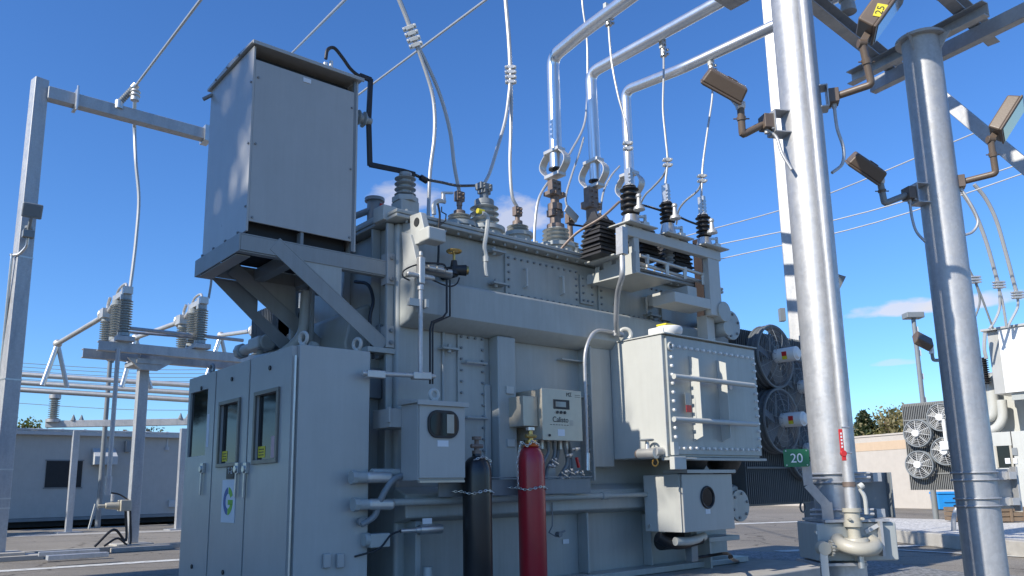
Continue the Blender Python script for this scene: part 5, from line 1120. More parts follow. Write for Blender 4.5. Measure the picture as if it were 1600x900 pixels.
t.part('side_channel', MB().obox(PQ+rt*(QR+.1)+ZA*z_+fw*.06, rt, fw, ZA, .2, .012, .38).obox(PQ+rt*(QR+.2)+ZA*z_, rt, fw, ZA, .02, .1, .42), 'galvd', bevel=.003)
zz = ztop+.03
# cross frame carried by the post: channels along and across
fr = T('cross_frame', 'heavy galvanised steel channel frame bolted on top of the right round post', 'frame', (QX, QY, zz))
def channel(a, b, w_, h, name='channel', mat='galvd'):
    a, b = V3(a), V3(b); d = (b-a).normalized(); s = d.cross(ZA).normalized(); m_ = (a+b)/2; L = (b-a).length
    g = MB().obox(m_, s, s.cross(d)*-1 if False else ZA.cross(s)*-1*-1, ZA, .012, L, h)
    g = MB(); g.bar(a, b, .012, h); g.bar(a+s*w_/2+ZA*(h/2-.006), b+s*w_/2+ZA*(h/2-.006), w_, .012); g.bar(a+s*w_/2-ZA*(h/2-.006), b+s*w_/2-ZA*(h/2-.006), w_, .012)
    return fr.part(name, g, mat, bevel=.002)
zA = zz+.1
# two short bearers across the head, two long channels along X beyond
for dy in (-.16, .16): pass
ca, cb = U(1372, 104, z=zz+.08), U(1500, 38, z=zz+.08); dd_ = (cb-ca).normalized()
channel(ca-dd_*.35, cb+dd_*.3, .1, .16); off = V3((dd_.y, -dd_.x, 0))*.33
channel(ca-dd_*.35-off, cb+dd_*.6-off, -.1, .16)
e1, e2 = U(1245, -8, z=zz+.26), U(1403, 118, z=zz+.26); de = (e2-e1).normalized(); channel(e1-de*.3, e2+de*.0, .12, .17)
e3, e4 = U(1440, -28, z=zz+.26), U(1543, 62, z=zz+.26); channel(e3-de*.8, e4, .12, .17)
g = MB(); 
for e, f in ((e1, e2), (e3, e4)):
    g.bolts([lerp(e, f, k)-ZA*.0+V3((0, 0, .0)) for k in (.25, .6, .86)], de.cross(ZA)*-1, .02, .03)
fr.part('bolt', g, 'darksteel')
ins = U(1326, 20, z=zz+.34); ins.z = zz+.345
si = T('switch_insulator', 'ribbed grey insulator at the top edge left of the lamp numbered 25', 'insulator', ins)
si.part('sheds', MB().sheds(ins+ZA*.12, ZA, .7, .06, .09, 14, 22), 'porc'); si.part('base', MB().cyl(ins, ins+ZA*.12, .085, .07, 20), 'galvd')
# dark switch arm above
one('switch_busbar', MB().bar(U(1268, 12, z=zz+.75), U(1345, -35, z=zz+.75), .09, .07), 'darksteel', 'dark bar crossing the top edge of the picture beside the thick round post', 'busbar', bevel=.004)

# square steel column behind the thick post, and the far diagonal beam at the right
c = U(1259, 505, d=12.8); sq = .23
cbm = T('square_column', 'tapered square galvanised column rising behind the thick round post', 'column', (c.x, c.y, 0), 'tapered square columns')
cbm.part('shaft', MB().obox((c.x, c.y, 5), (XA*.97+YA*.22).normalized(), (YA*.97-XA*.22).normalized(), ZA, .44, .44, 10, .95), 'galvd', bevel=.02)
q = U(1227, 492, d=12.3); 
cbm.part('side_box', MB().obox(q-rt*.05, rt, fw, ZA, .08, .1, .2), 'darksteel')
ba, bb_ = U(1472, 152, d=10.5), U(1640, 292, d=9.4); one('brace_beam', MB().bar(ba-(bb_-ba)*.25, bb_+(bb_-ba)*2.2, .13, .16), 'galvd', 'long galvanised beam slanting down behind the right round post and its upper floodlight', 'beam', bevel=.008)
one('lamp_hood', MB().prism([U(1309, 428, d=8), U(1322, 432, d=8), U(1312, 452, d=8)], fw*.15), 'darksteel', 'dark triangular hood poking out right of the thick round post at mid height', 'hood')

# ================================================================== FLOODLIGHTS
def prow(P, py, off=0):
    return (V3((P.x, P.y, zat(P.x, P.y, py)))-EYE).dot(cf)+off
one('shade_plate', MB().box((QX-2.0, QY-1.6, zz+.95), (QX-.75, QY+1.8, zz+1.15)), 'galvd', 'wide steel plate added unseen above the picture edge to shade the right post frame', 'shade plate', bevel=.01)  # unseen plate added only to cast shade on the frame channels
def flood(label, h0, h1, dep, wid, lens_n, stem, arm_end, box_c, cable, post_c, d_box, post_r, number=None, thick=.16, yoke_px=None, dark=False, head_d=None):
    """h0,h1: pixel ends of the housing; stem: pixel knuckle & elbow; dep: distance from camera"""
    hd = head_d or dep
    a, b = U(*h0, d=hd), U(*h1, d=hd); ax = (b-a).normalized(); c = (a+b)/2; n_ = V3(lens_n); n_ = (n_-ax*n_.dot(ax)).normalized(); s = n_.cross(ax)
    t = T('floodlight', label, 'floodlight', U(*box_c, d=d_box), 'brown floodlights')
    L = (b-a).length
    # housing widens towards the lens
    hb = MB().obox(c-n_*thick*.1, ax, s*-1 if ax.cross(s).dot(n_) < 0 else s, n_, L*.92, wid*.86, thick*.8, 1.08)
    hd_ = t.part('housing', hb, 'brown', bevel=.02)
    ay_ = s if ax.cross(s).dot(n_) > 0 else -s
    t.part('lens_frame', MB().obox(c+n_*thick*.34, ax, ay_, n_, L, wid, thick*.14), 'brown', parent=hd_, bevel=.01)
    t.part('lens', MB().obox(c+n_*(thick*.42), ax, ay_, n_, L*.88, wid*.86, thick*.04), 'lens', parent=hd_)
    t.part('latch', MB().obox(c-ax*L*.05+ay_*wid*.44, ax, n_, ax.cross(n_), L*.22, thick*.12, .012) if False else MB().obox(c-n_*thick*.52+ax*L*.08, ax, ay_, n_, L*.24, wid*.07, .012), 'brown', parent=hd_)
    k, e = U(*stem[0], d=dep), U(*stem[1], d=dep); bx = U(*box_c, d=d_box)
    k2 = c+ (k-c)*.45
    t.part('knuckle', MB().cyl(k-rt*.035, k+rt*.035, .038, n=16).bar(k, k2, .05, .06), 'label' if yoke_px else 'brown', bevel=.004)
    t.part('stem', MB().elbow([k, e, lerp(e, bx, .97)], .032, 16, .03, 3), 'darksteel' if dark else 'brown')
    mid_ = lerp(k, e, .45); t.part('stem_collar', MB().cyl(lerp(k, e, .38), lerp(k, e, .5), .04, n=16).cyl(mid_-rt*.07, mid_+rt*.07, .006, n=6), 'brown')
    pc = V3((post_c.x, post_c.y, bx.z)); od = (pc-bx); od.z = 0; od.normalize(); sd = od.cross(ZA)
    t.part('junction_box', MB().obox(bx, od, ZA.cross(od), ZA, .085, .12, .13), 'brown', bevel=.006)
    dist = (V3((pc.x, pc.y, 0))-V3((bx.x, bx.y, 0))).length-post_r
    w0 = max(.03, dist)
    t.part('mounting_channel', MB().obox(bx+od*.05, od, ZA.cross(od), ZA, .01, .15, .2).obox(bx+od*(.05+w0/2)+ZA*.1, od, ZA.cross(od), ZA, w0, .15, .01).obox(bx+od*(.05+w0/2)-ZA*.1, od, ZA.cross(od), ZA, w0, .15, .01).bolts([bx+od*.04+sd*.05+ZA*z for z in (-.07, .07)], -od, .012, .02), 'galv')
    if cable: t.part('cable', MB().tube([bx-ZA*.065]+[U(x, y, d=dd) for x, y, dd in cable], .014, 10).cyl(bx-ZA*.1, bx-ZA*.06, .022, n=10), 'galvd')
    if number:
        pn_ = c+ay_*0+number[1]; 
        pl = t.part('number_plate', MB().obox(pn_, ax, n_, ax.cross(n_), .1, .075, .003), 'yellow', parent=hd_)
    return t, hd_, c, ax, ay_, n_
flood('brown floodlight on the left side of the thick round post, turned away', (1100, 117), (1163, 152), prow(PN, 190, -.12), .26, (-.2, .9, -.55), ((1157, 165), (1160, 211)), None, (1197, 192), [(1213, 214, prow(PN, 214, -.1)), (1222, 240, prow(PN, 240, -.13)), (1237, 265, prow(PN, 265, -.16))], PN, prow(PN, 192, -.08), NR, yoke_px=True)
f2 = flood('large brown floodlight with yellow number 25 beside the top of the thick post', (1352, 52), (1402, -18), prow(PN, 100, -.3), .3, (cr*.85+ZA*.55-cf*.25), ((1347, 68), (1362, 132)), None, (1302, 152), [(1308, 200, prow(PN, 200, -.1)), (1318, 232, prow(PN, 232, -.1)), (1316, 256, prow(PN, 256, -.1)), (1300, 270, prow(PN, 270, -.12))], PN, prow(PN, 152, -.08), NR, thick=.2)
flood('brown floodlight on the left side of the right round post, turned away', (1328, 246), (1378, 280), prow(PQ, 300, -.12), .24, (-.2, .9, -.55), ((1375, 283), (1382, 318)), None, (1420, 303), [(1425, 340, prow(PQ, 340, -.1)), (1432, 362, prow(PQ, 362, -.12)), (1446, 378, prow(PQ, 378, -.15))], PQ, prow(PQ, 303, -.08), QR, yoke_px=True, dark=True)
flood('brown floodlight showing its lens at the right edge of the picture', (1556, 212), (1590, 158), prow(PQ, 250, -.3), .27, (cr*.8+ZA*.5-cf*.45), ((1548, 218), (1556, 271)), None, (1500, 285), [(1516, 318, prow(PQ, 318, -.1)), (1528, 345, prow(PQ, 345, -.1)), (1520, 362, prow(PQ, 362, -.1)), (1504, 368, prow(PQ, 368, -.12))], PQ, prow(PQ, 285, -.08), QR)
# yellow number plate on the second lamp's underside
t2_, hh_, c2, ax2, ay2, n2 = f2
side = -ax2 if False else (ay2 if ay2.dot(EYE-c2) > 0 else -ay2)
L2 = (U(1352, 52, d=prow(PN, 100, -.3))-U(1402, -18, d=prow(PN, 100, -.3))).length
zx = side; xx = (cu*.9+cr*.35); xx = (xx-zx*xx.dot(zx)).normalized(); yy = zx.cross(xx); pc_ = c2+side*(.3*.86*.5*1.04+.006)-ax2*L2*.18+n2*.025
pl_ = MB().obox(pc_+zx*.001, xx, yy, zx, .12, .085, .004); t2_.part('number_plate', pl_, 'yellow', parent=hh_)
tx_ = t2_.text('lettering', '25', pc_+zx*.0045, .085, (0, 0, 0), 'blackp', parent=hh_)
tx_.matrix_local = Matrix(((xx.x, yy.x, zx.x, pc_.x+zx.x*.0035-t2_.loc.x), (xx.y, yy.y, zx.y, pc_.y+zx.y*.0035-t2_.loc.y), (xx.z, yy.z, zx.z, pc_.z+zx.z*.0035-t2_.loc.z), (0, 0, 0, 1)))
# ================================================================== LEFT DEAD-END FRAME
c = U(-11, 868, z=.1); top_z = zat(c.x, c.y, 125)
t = T('square_column', 'tapered square galvanised column at the left edge of the yard carrying a crossbeam', 'column', (c.x, c.y, .1), 'tapered square columns')
t.part('shaft', MB().obox((c.x, c.y, .1+(top_z-.1)/2), (XA*.98+YA*.2).normalized(), (YA*.98-XA*.2).normalized(), ZA, .34, .34, top_z-.1, .86), 'galvd', bevel=.02)
t.part('base_plate', MB().box((c.x-.5, c.y-.5, .1), (c.x+.5, c.y+.5, .16)).box((c.x-.7, c.y-.7, .0), (c.x+.8, c.y+.7, .099)), 'conc', bevel=.01)
bm = MB()
for py, r_ in ((410, .158), (585, .164), (729, .169), (779, .171), (796, .172)):
    z = U(30, py, x=c.x).z; bm.obox((c.x, c.y, z), (XA*.98+YA*.2).normalized(), (YA*.98-XA*.2).normalized(), ZA, r_*2.02-.0, r_*2.02, .03)
t.part('strap_band', bm, 'zinc')
by = U(77, 150, y=c.y-.1); be_ = U(327, 211, y=c.y-.1)
bdir = (be_-by).normalized(); far = by+bdir*((be_-by).length*1.9); far.z = (by.z+be_.z)/2; b0 = V3((c.x+.15, by.y, far.z))
bm2 = MB().bar(b0, far, .26, .3); t2 = T('crossbeam', 'long square galvanised crossbeam running from the left column behind the raised enclosure', 'beam', b0)
t2.part('beam', bm2, 'galvd', bevel=.015)
t2.part('end_clamp', MB().box(b0+V3((.55, -.2, -.22)), b0+V3((.62, .2, .22))).cyl(b0+V3((.58, -.22, -.3)), b0+V3((.58, -.22, .3)), .025, n=8), 'zinc')
q = U(320, 203, y=by.y); t2.part('beam_clamp', MB().box((q.x-.05, q.y-.2, far.z-.2), (q.x+.12, q.y+.2, far.z+.22)), 'zinc')
# hidden second column so that the beam is carried at both ends
t = T('square_column', 'square galvanised column hidden behind the transformer at the far end of the crossbeam', 'column', (far.x, c.y, 0), 'tapered square columns')
t.part('shaft', MB().obox((far.x, c.y, top_z*.4), (XA*.98+YA*.2).normalized(), (YA*.98-XA*.2).normalized(), ZA, .5, .5, top_z*.8, .8), 'galvd', bevel=.02)
# strain insulator, wire, dropper on the beam
q0, q1 = U(186, 163, y=by.y-.1), U(212, 134, y=by.y-.3); q0.z = far.z+.2
t = T('strain_insulator', 'short dark strain insulator leaning up from the crossbeam to the sky wire', 'insulator', q0)
t.part('rod', MB().sheds(q0, q1-q0, (q1-q0).length*.85, .07, .085, 9, 14), 'darksteel'); t.part('shackle', MB().cyl(q0-ZA*.15, q0+ZA*.05, .1, n=10).cyl(q1-(q1-q0)*.15, q1+(q1-q0)*.05, .09, n=10), 'zinc')
line(q1, U(330, -22, y=by.y-7), .03, 'thin sky wire running up right from the strain insulator on the crossbeam', 'thin overhead wires')
q2 = U(211, 150, y=by.y-.3); one('wire_clamp', MB().cyl(q2-ZA*.12, q2+ZA*.15, .1, n=10).ring(q2, ZA, .1, .025, 12).ring(q2+ZA*.1, ZA, .1, .025, 12), 'alum2', 'ringed clamp on the wire just below the strain insulator', 'clamp')
def far_(x, y, Y=22.3): return U(x, y, y=Y)
wire([q2, far_(210, 190), far_(212, 250), far_(217, 310), far_(213, 370), far_(208, 415), far_(203, 452)], .045, 'long loose wire hanging from the crossbeam to the first switch on the stand')
wire([far_(331, 395), far_(330, 420), far_(330, 440), far_(326, 466)], .035, 'dark wire dropping from behind the raised enclosure bracket to the second switch', 'darksteel')
# floodlight on the left column
dl = (V3((c.x, c.y, zat(c.x, c.y, 340)))-EYE).dot(cf)-.5
q = U(50, 329, d=dl)
t = T('floodlight', 'small dark floodlight mounted half way up the left square column', 'floodlight', U(44, 370, d=dl+.05))
nv = (-YA*.93-ZA*.35).normalized(); ax_ = XA; 
h = t.part('housing', MB().obox(q, XA, nv.cross(XA), nv, .36, .3, .16, 1.1), 'darksteel', bevel=.03); t.part('lens', MB().obox(q+nv*.085, XA, nv.cross(XA), nv, .3, .24, .01), 'lens', parent=h)
q_ = U(44, 366, d=dl+.1); t.part('stem', MB().cyl(q-ZA*.15, q_+ZA*.05, .04, n=10).obox(q_, XA, YA, ZA, .22, .18, .16).cyl(q_+ZA*.12, q_+ZA*.18, .08, n=10), 'darksteel', bevel=.01)
t.part('cable', MB().tube([q_-ZA*.08, U(41, 385, d=dl+.1), U(30, 397, d=dl+.1), U(20, 400, d=dl+.15), U(17, 415, d=dl+.1), U(3, 560, d=dl-.1), U(-6, 640, d=dl-.2)], .03, 8), 'zinc')

# ================================================================== DISCONNECT SWITCH STAND
SC_ = U(205, 852, z=.1); SX, SY = SC_.x, SC_.y
beam_z = U(210, 545, x=SX).z
t = T('switch_stand', 'galvanised T shaped stand of one column and two long channels carrying three switches', 'stand', (SX, SY, .1))
t.part('column', MB().obox((SX, SY, beam_z/2-.05), XA, YA, ZA, .34, .34, beam_z-.3, .92).bar((SX, SY, 2.5), (SX, SY, 2.5001+.8), .36, .1) if False else MB().obox((SX, SY, (beam_z+.0)/2), XA, YA, ZA, .25, .25, beam_z-.3, .95), 'galvd', bevel=.02)
t.part('base_plate', MB().box((SX-.4, SY-.4, .1), (SX+.4, SY+.4, .15)).box((SX-.6, SY-.8, 0.002), (SX+.7, SY+.8, .098)), 'conc', bevel=.01)
y0, y1 = SY-.75, SY+.55
fa, fb_ = U(155, 531, y=y0), U(382, 556, y=y0); ba_, bb2 = U(130, 548, y=y1), U(352, 570, y=y1)
zb_ = (fa.z+fb_.z)/2-.1; zb2 = zb_
g = MB()
for (a_, b_, yy) in ((fa, fb_, y0), (ba_, bb2, y1)):
    g.box((a_.x, yy, zb_-.1), (b_.x+1.2, yy+.03, zb_+.12)); g.box((a_.x, yy+.031, zb_+.1), (b_.x+1.2, yy+.2, zb_+.12)); g.box((a_.x, yy+.031, zb_-.1), (b_.x+1.2, yy+.2, zb_-.08))
t.part('channel', g, 'galvd')
t.part('head_plate', MB().box((SX-.3, y0+.21, zb_-.3), (SX+.3, y1-.01, zb_-.18)).prism([V3((SX-.5, y0+.25, zb_-.18)), V3((SX+.6, y0+.25, zb_-.18)), V3((SX+.2, y0+.25, zb_-.45)), V3((SX-.2, y0+.25, zb_-.45))], (0, .1, 0)), 'galvd')
t.part('control_rod', MB().cyl(U(203, 513, y=y0+.2), U(380, 532, y=y0+.2), .045, n=8).cyl(U(203, 519, y=y0+.5), U(300, 527, y=y0+.5), .035, n=8), 'galvd')
dr0, dr1 = U(185, 545, y=y0-.05), U(171, 765, y=y0-.05); dr1 = V3((dr0.x, dr0.y, dr1.z)); t.part('drive_pipe', MB().cyl(dr0, dr1, .05, n=10).cyl(dr1-ZA*.12, dr1+ZA*.3, .07, n=10), 'galvd')
zt_ = zb_+.12
def ribbed(mb, p, h, r, n=13): mb.sheds(p, ZA, h, r*.6, r, n, 16)
sws = ((193, 181, 165), (313, 301, 285), (437, 425, 402))
for i, (pa, pb, pc) in enumerate(sws):
    X = U(pa, 520, y=y0+.1).x; lab = ['first grey switch with ribbed insulators, nearest the left end of the stand', 'second grey switch with ribbed insulators, at the middle of the stand', 'third grey switch, partly hidden behind the cabinet top'][i]
    s = T('disconnect_switch', lab, 'switch', (X, y0+.1, zt_), 'disconnect switches on the stand')
    A_ = V3((X, y0+.1, zt_+.25)); B_ = V3((X, U(pb, 515, x=X).y, zt_+.25)); C_ = V3((X, U(pc, 530, x=X).y, zt_+.05))
    hA = .8
    s.part('base_channel', MB().box((X-.12, y0, zt_), (X+.12, y0+1.3, zt_+.16)).box((X-.2, y0-.15, zt_+.02), (X+.2, y0+.1, zt_+.14)), 'galvd', bevel=.01)
    for P_, h_ in ((A_, hA), (B_, hA), (C_, .75)):
        m = MB(); ribbed(m, P_, h_, .17 if P_ is not C_ else .16); m.cyl(P_-ZA*.08, P_, .14, n=14).cyl(P_+ZA*h_, P_+ZA*(h_+.12), .13, n=14); s.part('insulator', m, 'porc')
    jaw = MB().bar(A_+ZA*(hA+.2)-YA*.1, B_+ZA*(hA+.2)+YA*.2, .14, .14).tube([A_+ZA*(hA+.2), A_+ZA*(hA+.42)+YA*.1, B_+ZA*(hA+.4), B_+ZA*(hA+.2)+YA*.2], .03, 8)
    s.part('live_part', jaw.box(A_+V3((-.1, -.2, hA+.12)), A_+V3((.1, .1, hA+.3))), 'alum2', bevel=.01)
    e = C_+ZA*(.75+.2); s.part('blade', MB().cyl(B_+ZA*(hA+.2), e, .06, n=10), 'alum2')
    s.part('jaw', MB().box(e+V3((-.16, -.18, -.12)), e+V3((.16, .18, .12))).tube([e, e+ZA*.25, e+ZA*.4-YA*.15], .04, 8).cyl(e+V3((.1, 0, .1)), e+V3((.1, 0, .5)), .01, n=5).ring(e+YA*.2, YA, .16, .04, 12), 'alum2', bevel=.01)
# pipes rising from the A-frames to the switches
af = (((90, 537), (160, 492), (66, 602), (105, 606)), ((212, 528+0), (276, 497), (190, 605), (236, 608)), ((345, 524), (372, 514), (322, 590), (362, 600)))
for i, (ap, tp_, l0, l1) in enumerate(af):
    Ya = SY+4.3; P_ = U(*ap, y=Ya); Q_ = V3((U(sws[i][0], 520, y=y0+.1).x, U(sws[i][2], 530, x=U(sws[i][0], 520, y=y0+.1).x).y, zt_+.05+.95))
    s = T('bus_support', ['left', 'middle', 'right'][i]+' of the three silver tubes propped on inverted V legs behind the stand', 'bus support', (P_.x, P_.y, U(*l0, y=Ya).z), 'propped bus tubes')
    s.part('tube', MB().cyl(P_, Q_, .065, n=12), 'alum2')
    s.part('leg', MB().cyl(P_, U(*l0, y=Ya), .07, n=10), 'alu'); s.part('leg', MB().cyl(P_, U(*l1, y=Ya), .06, n=10), 'alum2')
    s.part('joint', MB().sphere(P_, .12, 12, 8), 'alum2')
for i, (p, q) in enumerate((((20, 584), (310, 603)), ((20, 597), (310, 615)), ((20, 608), (310, 626)))):
    a_, b_ = U(*p, d=27), U(*q, d=28.5); m = (a_+b_)/2
    one('bus_pipe', MB().cyl(a_-(b_-a_)*.8, b_+(b_-a_)*.6, .09, n=12), 'alum2', ['upper', 'middle', 'lower'][i]+' of the three long horizontal pipes running behind the switch stand', 'bus pipe', group='long horizontal bus pipes')
# low post-insulator support
bq = U(83, 655, d=26); 
s = T('post_insulator', 'tall ribbed brown grey post insulator above the pale low beam at the left', 'insulator', bq)
h_ = U(83, 622, d=26).z-bq.z; s.part('sheds', MB().sheds(bq, ZA, h_, .1, .17, 11, 16), 'porc'); s.part('top_cap', MB().cyl(bq+ZA*h_, bq+ZA*(h_+.12), .18, n=12).cyl(bq-ZA*.1, bq, .22, n=12), 'galvd')
l0, l1 = U(72, 663, d=26), U(300, 659, d=27)
s = T('low_support', 'low pale beam on slim posts in front of the grey building', 'support frame', U(110, 838, z=.1))
s.part('beam', MB().bar(l0, l1, .2, .22), 'galv', bevel=.01)
for px, pb in ((119, 0), (287, 0)):
    tp_ = lerp(l0, l1, (px-72)/228); s.part('post', MB().obox((tp_.x, tp_.y, tp_.z/2-.1), XA, YA, ZA, .19, .19, tp_.z-.25, 1), 'galv', bevel=.01)
    s.part('post_base', MB().box((tp_.x-.35, tp_.y-.35, .02), (tp_.x+.35, tp_.y+.35, .14)), 'galvd'); s.part('bolt_caps', MB().cyl(tp_+V3((-.12, 0, .1)), tp_+V3((-.12, 0, .3)), .09, .01, 8).cyl(tp_+V3((.12, 0, .1)), tp_+V3((.12, 0, .3)), .09, .01, 8), 'darksteel')
# operator mechanism on the stand column
q = U(186, 790, y=SY-.35)
s = T('switch_operator', 'cast crank mechanism bolted low on the switch stand column', 'operator', q)
s.part('gear_case', MB().cyl(q-XA*.3, q+XA*.0, .07, .1, 14).obox(q+XA*.12, XA, YA, ZA, .24, .3, .26).cyl(q-XA*.45, q-XA*.3, .04, n=10), 'beige', bevel=.02)
s.part('crank', MB().bar(q-XA*.5+ZA*.05, q-XA*.6-ZA*.5, .06, .04), 'box'); s.part('drive_shaft', MB().cyl(q-XA*.15+ZA*.1, V3((q.x-.15, q.y, dr1.z-.1)), .04, n=8), 'galvd')
s.part('cable', MB().tube([q+V3((.15, 0, -.1)), q+V3((.2, 0, -.8)), V3((q.x-.1, q.y-.1, .5)), V3((q.x-.5, q.y-.2, .15))], .03, 8).tube([q+V3((.25, 0, -.1)), q+V3((.3, 0, -.9)), V3((q.x+.0, q.y-.1, .3)), V3((q.x-.3, q.y-.2, .15))], .025, 8).tube([q+V3((-.2, 0, .3)), q+V3((0, 0, .25)), q+V3((.2, -.1, .1))], .02, 6), 'blackcab')
for i, (p, q_) in enumerate((((60, 866), (155, 861)), ((73, 872), (168, 866)))):
    a_, b_ = U(*p, z=.16), U(*q_, z=.16); one('metal_plank', MB().bar(a_, b_, .2, .09), 'galv', ['white metal plank lying on the slab, the one farther from the camera', 'white metal plank lying on the slab, the one nearer the camera'][i], 'plank', group='metal planks on the slab', bevel=.01)
# control building
ya_ = U(150, 820, z=.1).y; w0 = U(-40, 700, y=ya_).x; w1 = 18; ztp = U(150, 682, y=ya_).z; zbs = U(150, 806, y=ya_).z
t = T('control_building', 'low flat roofed grey building in shade behind the switch stand', 'building', (w0, ya_, .1))
t.part('wall', MB().box((w0-6, ya_, zbs), (w1, ya_+7, ztp)), 'bldg')
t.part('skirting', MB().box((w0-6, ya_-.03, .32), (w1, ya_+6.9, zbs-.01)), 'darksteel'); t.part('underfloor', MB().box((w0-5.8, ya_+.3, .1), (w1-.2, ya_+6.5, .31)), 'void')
t.part('roof', MB().box((w0-6.2, ya_-.25, ztp), (w1+.2, ya_+7.2, ztp+.16)).box((w0-6.2, ya_-.27, ztp+.163), (w1+.2, ya_-.2, ztp+.24)), 'roof', bevel=.02)
rb = MB()
for i in range(36): rb.box((w0-6+i*.8, ya_-.24, ztp+.165), (w0-5.9+i*.8, ya_+7, ztp+.26))
t.part('roof_seams', rb, 'roof')
a_, b_ = U(73, 720, y=ya_), U(126, 761, y=ya_); wn = t.part('window', MB().box((a_.x, ya_-.04, b_.z), (b_.x, ya_-.0, a_.z)), 'void'); t.part('window_frame', MB().box((a_.x-.05, ya_-.03, b_.z-.05), (b_.x+.05, ya_+.0, b_.z-.001)).box((a_.x-.05, ya_-.03, a_.z+.001), (b_.x+.05, ya_, a_.z+.05)), 'darksteel', parent=wn)
a_, b_ = U(149, 699, y=ya_-.5), U(183, 726, y=ya_-.5); t.part('vent_hood', MB().prism([V3((a_.x, ya_-.01, b_.z)), V3((a_.x, ya_-.55, b_.z)), V3((a_.x, ya_-.55, a_.z-.35)), V3((a_.x, ya_-.01, a_.z))], (b_.x-a_.x, 0, 0)), 'roof', bevel=.01)
q = U(268, 787, y=ya_); t.part('wall_box', MB().box(q+V3((-.14, -.12, -.14)), q+V3((.14, 0, .14))), 'roof', bevel=.01)
q = U(198, 697, y=ya_); t.part('wall_lamp', MB().box(q+V3((-.1, -.3, -.25)), q+V3((.1, 0, .2))), 'darksteel'); q = U(262, 680, y=ya_); t.part('wall_lamp', MB().cyl(q, q-ZA*.5, .04, n=6).cyl(q-ZA*.5, q-ZA*.65, .1, n=10), 'roof')
# dark street lamp behind the stand
q = U(172, 565, d=30); t = T('street_lamp', 'dark pole lamp with a short drooping head rising behind the switch stand', 'street lamp', (q.x, q.y, 0))
t.part('pole', MB().cyl((q.x, q.y, 0), (q.x, q.y, q.z), .1, .08, 12), 'darksteel'); t.part('lamp_head', MB().tube([V3((q.x, q.y, q.z)), V3((q.x+.1, q.y, q.z+.2)), V3((q.x+.6, q.y, q.z+.15))], .13, 10), 'darksteel')
# faint distribution lines far behind on the left
for i in range(6):
    y_ = (563, 569, 575, 581, 588, 626)[i]; a_, b_ = U(-30, y_, d=90), U(420, y_+14, d=95); m = (a_+b_)/2-ZA*.5
    one('overhead_wire', MB().tube([a_, m, b_], .035, 5), 'darksteel', 'faint far power line, number %s from the top behind the bus pipes' % ('one two three four five six'.split()[i]) if False else ['topmost', 'second from the top', 'third from the top', 'fourth from the top', 'fifth from the top', 'lowest, below the long bus pipes'][i]+' of the faint far lines behind the switch stand', 'wire', group='faint far power lines')

# ================================================================== RIGHT BACKGROUND
# boundary wall
wa, wb = U(1330, 792, z=0), U(1560, 797, z=0)
wh = U(1400, 679, d=(lerp(wa, wb, .3)-EYE).dot(cf)).z
wd_ = (wb-wa).normalized(); wn_ = V3((wd_.y, -wd_.x, 0))
t = T('boundary_wall', 'long pale beige block wall with a tan stripe across the back of the yard at the right', 'wall', wa)
p0, p1 = wa-wd_*8, wb+wd_*14
def wallpc(name, z0, z1, th, mat, cap=0): return t.part(name, MB().prism([V3((p.x, p.y, z0)) for p in (p0-wn_*th, p1-wn_*th, p1+wn_*th, p0+wn_*th)], (0, 0, z1-z0)), mat)
k_ = (796-1330)*0
zb0_, zb1_ = U(1345, 706, d=(wa-EYE).dot(cf)).z, U(1345, 693, d=(wa-EYE).dot(cf)).z
wallpc('wall_course', 0, wh-.02, .12, 'wall'); wallpc('coping', wh-.019, wh+.06, .16, 'wall')
t.part('tan_stripe', MB().prism([V3((p.x, p.y, zb0_)) for p in (p0+wn_*.121, p1+wn_*.121, p1+wn_*.135, p0+wn_*.135)], (0, 0, zb1_-zb0_)), 'band')
pj = MB()
for i in range(8):
    pp = p0+(p1-p0)*(i/7); pj.obox(pp+wn_*.125+ZA*wh*.5, wd_, wn_*-1, ZA, .03, .02, wh)
t.part('control_joint', pj, 'wall')
# twin head street lamp
q = U(1427, 497, d=27); bq = U(1440, 700, d=27)
t = T('street_lamp', 'slim grey pole lamp with a flat box head against the small cloud', 'street lamp', (q.x, q.y, 0))
t.part('pole', MB().cyl((q.x, q.y, 0), (q.x, q.y, q.z), .09, .07, 12), 'darksteel'); t.part('lamp_head', MB().obox((q.x, q.y, q.z+.08), rt, fw, ZA, .6, .4, .2), 'darksteel', bevel=.03)
br = MB(); 
for k in range(5): br.cyl((q.x+rt.x*.1, q.y+rt.y*.1, q.z-.5-k*.8), (q.x+rt.x*.1, q.y+rt.y*.1, q.z-.3-k*.8), .03, n=6)
t.part('pole_step', br, 'white')
# far floodlight on an arm behind the right post
q = U(1442, 533, d=16); e1_, e2_ = U(1455, 545, d=16), U(1458, 563, d=16); e3_ = U(1478, 563, d=16)
t = T('floodlight', 'small far floodlight on an arm just left of the right round post', 'floodlight', e3_, 'brown floodlights')
axx = (U(1455, 540, d=16)-U(1428, 526, d=16)).normalized(); nn2 = (-ZA*.7+fw*.7); nn2 = (nn2-axx*nn2.dot(axx)).normalized()
t.part('housing', MB().obox(q, axx, nn2.cross(axx), nn2, .36, .3, .17), 'brown', bevel=.03); t.part('stem', MB().elbow([e1_, e2_, e3_+rt*.3], .035, 10, .05), 'darksteel'); t.part('knuckle', MB().cyl(e1_-ZA*.1, e1_+ZA*.05, .05, n=10), 'label')
pz = e3_+rt*.42; t.part('pole', MB().cyl((pz.x, pz.y, 0), (pz.x, pz.y, e3_.z+.6), .12, n=16), 'galvd')

